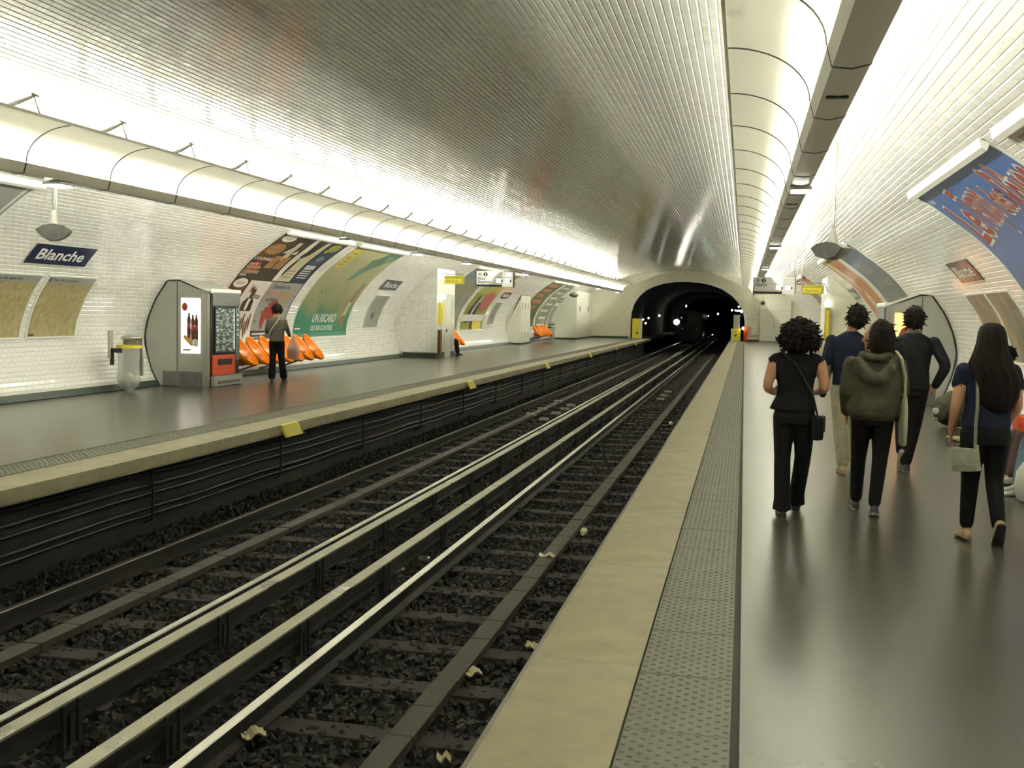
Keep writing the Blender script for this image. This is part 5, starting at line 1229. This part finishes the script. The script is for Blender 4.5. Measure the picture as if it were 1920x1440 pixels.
# ---- man in a dark navy sweater carrying a grey jacket
p = person('man in navy sweater and beige trousers carrying a grey jacket on his left arm', (1.08, 11.9, 0), 0)
A = []
torso(A, 'bottom', [(.80, .150, .115, 0, 0), (.88, .162, .12, 0, 0), (.98, .155, .11, 0, 0)])
torso(A, 'top', [(.93, .170, .125, 0, 0), (1.0, .165, .12, 0, 0), (1.15, .175, .125, 0, 0), (1.3, .200, .125, 0, 0), (1.38, .19, .11, 0, 0), (1.43, .13, .085, 0, -.01), (1.47, .065, .06, 0, -.01)])
A.append(('skin', MB().tube([(0, -.01, 1.43), (.02, .01, 1.56)], [.056, .053], 16))); head(A, (.05, .03, 1.615), -.35)
limb(A, 'top', [(-.19, 0, 1.375), (-.245, -.03, 1.14), (-.19, .20, 1.06)], [.062, .055, .042]); hand(A, (-.19, .21, 1.06), (.3, 1, -.1), (0, 0, -1), -1, .7)
limb(A, 'top', [(.19, 0, 1.375), (.235, -.02, 1.12), (.22, .16, .95)], [.062, .055, .042]); hand(A, (.22, .17, .94), (0, .6, -.8), (-1, 0, 0), 1, .5)
limb(A, 'bottom', [(-.085, 0, .86), (-.075, .02, .50), (-.035, -.02, .12)], [.10, .074, .066]); limb(A, 'bottom', [(.085, 0, .86), (.10, .18, .52), (.11, .33, .15)], [.10, .074, .066])
foot(A, (-.03, -.03, .085), (-.1, 1), .0, 1.05); foot(A, (.11, .35, .10), (.1, 1), -.15, 1.05)
fuse(A, 'body', dict(top='cl_navy', bottom='cl_beige', shoe='tanshoe', sole='sole', eye='eyew', lips='lips'), p)
blob_hair('hair', (.054, -.004, 1.622), (.102, .112, .130), 'hairc', p, .014, 30, lambda q: Vector((q.x, q.y if q.y < .05 else .05+(q.y-.05)*.5, q.z if q.z > -.02 or q.y < .0 else q.z*.6)), 150, .006, 7)
t = thing('carried_jacket', 'grey-green jacket folded over the navy-sweatered man\'s left arm', 'jacket', (.86, 12.0, .9))
part('folded_cloth', MB().rings([[(.855+x+.045*math.cos(q)*w_, 12.0+.13*math.sin(q)*w_, z+.012*math.sin(q*3)) for q in [2*PI*i/18 for i in range(18)]] for z, w_, x in ((.84, .8, -.03), (.90, 1.1, -.025), (1.0, 1.15, -.01), (1.08, 1.2, .0), (1.15, 1.15, .01), (1.185, .8, .015), (1.195, .4, .015))]), 'cl_grey', t, True)
part('dark_lining', MB().rings([[(.825+.04*math.cos(q)*w_, 11.98+.09*math.sin(q)*w_, z) for q in [2*PI*i/12 for i in range(12)]] for z, w_ in ((.78, .5), (.81, 1), (.87, .9))]), 'cl_black', t, True)
# ---- man in a dark jacket, right hand at the hip
p = person('man in dark jacket and black trousers with right hand at his hip', (1.74, 12.3, 0), 0)
A = []
torso(A, 'bottom', [(.80, .150, .115, 0, 0), (.88, .165, .12, 0, 0), (.95, .155, .11, 0, 0)])
torso(A, 'top', [(.88, .185, .13, 0, 0), (.95, .185, .13, 0, 0), (1.1, .178, .125, 0, 0), (1.25, .20, .13, 0, 0), (1.35, .225, .12, 0, 0), (1.40, .20, .105, 0, 0), (1.44, .13, .085, 0, -.01), (1.47, .075, .07, 0, -.01)])
A.append(('collar', MB().tube([(-.06, .03, 1.475), (-.065, -.05, 1.475), (0, -.08, 1.475), (.065, -.05, 1.475), (.06, .03, 1.475)], .016, 8)))
A.append(('skin', MB().tube([(0, -.01, 1.44), (-.0, .01, 1.56)], [.056, .053], 16))); head(A, (0, .03, 1.61), .55)
limb(A, 'top', [(-.205, 0, 1.37), (-.255, -.03, 1.14), (-.22, .17, .98)], [.066, .058, .045]); hand(A, (-.22, .18, .97), (.1, .8, -.6), (1, 0, 0), -1, .5)
limb(A, 'top', [(.215, 0, 1.37), (.335, -.08, 1.13), (.245, -.03, .93)], [.066, .058, .044]); hand(A, (.24, -.03, .92), (-.75, .1, -.5), (0, 1, -.3), 1, .6)
limb(A, 'bottom', [(.085, 0, .86), (.055, .0, .49), (-.02, -.05, .12)], [.10, .072, .060]); limb(A, 'bottom', [(-.085, 0, .86), (-.05, .22, .52), (-.06, .05, .22)], [.098, .070, .056])
foot(A, (-.02, -.06, .085), (0, 1), .0, 1.05); foot(A, (-.06, .02, .19), (0, 1), 1.15, 1.0)
fuse(A, 'body', dict(top='cl_jacket', bottom='cl_black', shoe='dshoe', sole='sole', collar='cl_grey', eye='eyew', lips='lips'), p)
blob_hair('hair', (.006, -.006, 1.622), (.102, .112, .130), 'hairc', p, .014, 30, lambda q: Vector((q.x, q.y if q.y < .05 else .05+(q.y-.05)*.5, q.z if q.z > -.02 or q.y < .0 else q.z*.6)), 150, .006, 9)
# ---- woman with long dark hair, navy tee, one heel raised
p = person('woman with long dark hair, navy T-shirt and black trousers, right heel raised', (1.73, 8.5, 0), 0)
A = []
torso(A, 'bottom', [(.72, .155, .115, 0, 0), (.80, .170, .128, 0, 0), (.88, .155, .115, 0, 0), (.95, .14, .10, 0, 0)])
torso(A, 'top', [(.85, .165, .128, 0, 0), (.90, .165, .12, 0, 0), (1.0, .150, .108, 0, 0), (1.1, .155, .11, 0, 0), (1.2, .172, .112, 0, 0), (1.27, .165, .09, 0, 0), (1.30, .11, .07, 0, -.01), (1.325, .06, .055, 0, -.01)])
A.append(('skin', MB().tube([(0, -.01, 1.29), (0, .005, 1.40)], [.05, .047], 16))); head(A, (.012, .03, 1.455), -.1, k=.95)
limb(A, 'top', [(-.165, 0, 1.245), (-.192, 0, 1.15)], [.060, .056]); limb(A, 'skin', [(-.175, 0, 1.22), (-.215, -.03, .99), (-.215, .10, .80)], [.046, .040, .027]); hand(A, (-.215, .11, .79), (.05, .5, -.9), (1, 0, 0), -1, .5, .92)
limb(A, 'top', [(.165, 0, 1.245), (.195, 0, 1.15)], [.060, .056]); limb(A, 'skin', [(.18, 0, 1.22), (.205, -.02, .99), (.17, .14, .86)], [.046, .040, .027]); hand(A, (.17, .15, .85), (-.1, .8, -.4), (-1, 0, 0), 1, .5, .92)
limb(A, 'bottom', [(-.08, 0, .79), (-.080, .05, .45), (-.085, .08, .13)], [.096, .064, .050]); limb(A, 'bottom', [(.08, 0, .79), (.085, .06, .45), (.095, -.10, .16)], [.096, .064, .050])
limb(A, 'skin', [(-.085, .08, .14), (-.085, .08, .08)], [.034, .034]); limb(A, 'skin', [(.095, -.10, .18), (.097, -.12, .12)], [.034, .034])
foot(A, (-.087, .07, .08), (-.15, 1), .0, .92); foot(A, (.098, -.105, .15), (0, 1), 1.0, .95)
fuse(A, 'body', dict(top='cl_navy', bottom='cl_black', shoe='tanshoe', sole='dsole', eye='eyew', lips='lips'), p)
rg = []
for z, rx, ry, y, x in ((1.595, .01, .01, .0, .01), (1.59, .045, .05, -.0, .01), (1.565, .078, .085, -.004, .01), (1.52, .094, .105, -.015, .01), (1.45, .104, .105, -.03, .01), (1.38, .122, .09, -.055, .004), (1.30, .152, .085, -.085, .0), (1.22, .158, .07, -.105, .03), (1.14, .150, .055, -.115, .045), (1.07, .135, .045, -.115, .05), (1.0, .10, .035, -.115, .055), (.96, .05, .02, -.11, .06)):
    rg.append([(x+rx*math.cos(q)*(1+.05*math.sin(q*9)), y+ry*math.sin(q)*(1+.06*math.sin(q*13+z*8)) if math.sin(q) < 0 else y+ry*math.sin(q)*.62, z) for q in [2*PI*i/64 for i in range(64)]])
obj('long_hair', MB().rings(rg), 'hair', p, True)
t = thing('handbag', 'pale grey leather crossbody bag hanging at the long-haired woman\'s left', 'handbag', (1.53, 8.42, .53))
part('bag_body', MB().bbox(1.475, 1.635, 8.30, 8.40, .535, .70, .028), 'greybag', t, 'auto'); fl_ = part('flap', MB().bbox(1.47, 1.64, 8.288, 8.302, .575, .705, .006), 'greybag', t); part('clasp', MB().tube([(1.56, 8.285, .61), (1.56, 8.275, .61)], .012, 8), 'steel', fl_)
part('side_gusset', MB().prism([(1.635, .54), (1.675, .55), (1.65, .73), (1.63, .72)], 'y', 8.31, 8.39), 'greybag', t)
part('strap', MB().tube([(1.635, 8.35, .70), (1.635, 8.36, .86), (1.64, 8.36, 1.0), (1.635, 8.37, 1.15), (1.63, 8.40, 1.27), (1.64, 8.47, 1.345), (1.66, 8.56, 1.30), (1.73, 8.64, 1.1), (1.70, 8.60, .85), (1.66, 8.40, .70)], [.012]*10, 6), 'cl_grey', t)
# ---- woman on the far platform
p = person('woman in grey-brown top and black trousers standing before the left posters', (-9.77, 22.2, 0), .25)
A = []
torso(A, 'bottom', [(.80, .140, .105, 0, 0), (.87, .150, .11, 0, 0), (.95, .135, .10, 0, 0)])
torso(A, 'top', [(.88, .160, .12, 0, 0), (.98, .155, .112, 0, 0), (1.1, .160, .112, 0, 0), (1.25, .180, .115, 0, 0), (1.33, .165, .095, 0, 0), (1.365, .10, .07, 0, 0), (1.39, .055, .05, 0, 0)])
A.append(('skin', MB().tube([(0, 0, 1.35), (0, .01, 1.46)], [.05, .048], 14))); head(A, (0, .02, 1.52), .3, k=.97)
limb(A, 'top', [(-.165, 0, 1.30), (-.215, -.02, 1.09), (-.15, .19, 1.02)], [.055, .048, .036]); hand(A, (-.15, .20, 1.02), (.4, 1, 0), (1, 0, 0), -1, .6, .92)
limb(A, 'top', [(.165, 0, 1.30), (.235, -.02, 1.10), (.24, .15, 1.0)], [.055, .048, .036]); hand(A, (.24, .16, 1.0), (.1, 1, -.3), (0, 0, -1), 1, .9, .92)
limb(A, 'bottom', [(-.08, 0, .85), (-.085, .01, .48), (-.10, 0, .12)], [.09, .070, .082]); limb(A, 'bottom', [(.08, 0, .85), (.095, .04, .48), (.13, .14, .12)], [.09, .070, .082])
foot(A, (-.10, 0, .08), (-.1, 1), 0, .95); foot(A, (.13, .15, .08), (.2, 1), 0, .95)
fuse(A, 'body', dict(top='cl_taupe', bottom='cl_black', shoe='dshoe', sole='dsole', eye='eyew', lips='lips'), p, .0125)
blob_hair('hair', (0, .0, 1.56), (.108, .112, .108), 'hairc', p, .02, 26, None, 120, .016, 11)
obj('bag_strap', MB().tube([(.075, -.055, 1.385), (0.0, -.118, 1.26), (-.10, -.125, 1.12), (-.165, -.07, 1.0)], .012, 6), 'cream', p)
t = thing('carrier_bag', 'translucent whitish carrier bag in the far woman\'s right hand', 'carrier bag', (-9.5, 22.35, .6))
part('bag_body', MB().rings([[(-9.49+.13*w_*math.cos(q)*(1+.10*math.sin(q*5)), 22.42+.07*w_*math.sin(q), z) for q in [2*PI*i/20 for i in range(20)]] for z, w_ in ((.48, .6), (.50, 1), (.66, 1.1), (.80, .85), (.91, .4), (1.0, .15))]), 'bagplastic', t, True)
part('contents', MB().ell((-9.49, 22.42, .64), (.12, .05, .11), 0, 12, 8), 'p_salmon', t, True)
# ---- seated people
def seated(label, x, y, side, mats, head_on=True, leg_fwd=.42, hair='hair', k=1.):
    sg = -side; p = person(label, (x, y, 0), sg*-PI/2)      # local +Y points to the tracks
    A = []
    torso(A, 'bottom', [(.46, .155, .13, 0, 0), (.52, .165, .14, 0, 0), (.60, .15, .12, 0, -.01)])
    torso(A, 'top', [(.55, .165, .125, 0, -.01), (.7, .155, .115, 0, -.02), (.85, .17, .115, 0, -.02), (.95, .18, .105, 0, -.01), (1.0, .12, .08, 0, 0), (1.03, .06, .055, 0, .01)])
    A.append(('skin', MB().tube([(0, .01, 1.0), (0, .03, 1.11)], [.05, .048], 14))); head(A, (0, .05, 1.165), 0, -.15, .97)
    for s in (-1, 1):
        limb(A, 'top', [(s*.165, 0, .93), (s*.20, .02, .70), (s*.13, .24, .62)], [.055, .048, .038]); hand(A, (s*.13, .25, .62), (-s*.2, 1, -.1), (0, 0, -1), s, .5, .92)
        limb(A, 'bottom', [(s*.09, 0, .54), (s*.11, leg_fwd, .53), (s*.10, leg_fwd+.08, .12)], [.088, .066, .050]); foot(A, (s*.10, leg_fwd+.08, .08), (s*.1, 1), 0, .95)
    fuse(A, 'body', mats, p, .012)
    blob_hair('hair', (0, .035, 1.20), (.09, .105, .105), hair, p, .012, 18, None, 60, .01, 4)
    return p
base = dict(eye='eyew', lips='lips')
seated('seated person in black, legs showing past the left kiosk', -10.62, 38.9, -1, dict(top='cl_black', bottom='cl_black', shoe='dshoe', sole='dsole', **base))
seated('seated person in white shirt and blue jeans at the right picture edge', 3.0, 11.0, 1, dict(top='cl_white', bottom='cl_jeans', shoe='silver', sole='sole', **base), leg_fwd=.36)
seated('seated person in maroon trousers and silver shoes beside the jeans wearer', 3.05, 11.75, 1, dict(top='cl_black', bottom='cl_maroon', shoe='silver', sole='sole', **base), leg_fwd=.34)
seated('seated person in dark clothes on the far right orange seats', 3.0, 43.9, 1, dict(top='cl_grey', bottom='cl_black', shoe='dshoe', sole='sole', **base))
t = thing('handbag', 'glossy red bag on the lap beside the long-haired woman', 'handbag', (2.72, 11.0, .6))
part('bag_body', MB().bbox(2.50, 2.78, 10.88, 11.20, .60, .74, .04), 'red', t, 'auto'); part('strap', MB().tube([(2.64, 10.9, .72), (2.64, 10.98, .83), (2.64, 11.1, .83), (2.64, 11.18, .72)], .010, 6), 'red', t)
t = thing('carrier_bag', 'white plastic carrier bag on the floor at the right picture edge', 'carrier bag', (2.6, 10.55, 0))
part('bag_body', MB().rings([[(2.59+.17*w_*math.cos(q)*(1+.05*math.sin(q*4)), 10.55+.13*w_*math.sin(q), z) for q in [2*PI*i/24 for i in range(24)]] for z, w_ in ((.005, .7), (.03, .95), (.15, 1.08), (.28, 1.0), (.36, .7), (.40, .35))]), 'white', t, True)
for dx in (-.04, .04): part('handle', MB().tube([(2.57+dx, 10.5, .38), (2.57+dx, 10.55, .47), (2.57+dx, 10.6, .38)], .008, 5), 'white', t)
t = thing('rucksack', 'stuffed olive rucksack on the floor beside the right seats', 'rucksack', (3.1, 17.6, 0))
part('bag_body', MB().ell((3.15, 17.7, .27), (.30, .26, .27), 0, 24, 16, fn=lambda p: p*(1+.12*noise.noise(p*9))), 'cl_olive', t, True); part('pocket', MB().ell((2.93, 17.55, .22), (.10, .14, .14), 0, 14, 10), 'cl_olive', t, True)
part('badge', MB().ell((2.84, 17.45, .26), (.05, .05, .05), 0, 10, 8), 'white', t, True); part('buckle', MB().bbox(2.82, 2.88, 17.46, 17.52, .10, .16, .01), 'p_grey', t)
t = thing('shoe', 'white dotted canvas shoe stretched out beside the olive rucksack', 'shoe', (2.75, 14.6, 0))
A = []; foot(A, (2.86, 15.3, .10), (-1, .35), -.25, 1.15)
part('upper', A[0][1], 'p_cream', t, True); part('sole', A[1][1], 'dsole', t, True)
seated('seated person in grey on the right bench, legs stretched, behind the long-haired woman', 3.35, 15.2, 1, dict(top='cl_grey', bottom='cl_taupe', shoe='dshoe', sole='sole', **base), leg_fwd=.36)
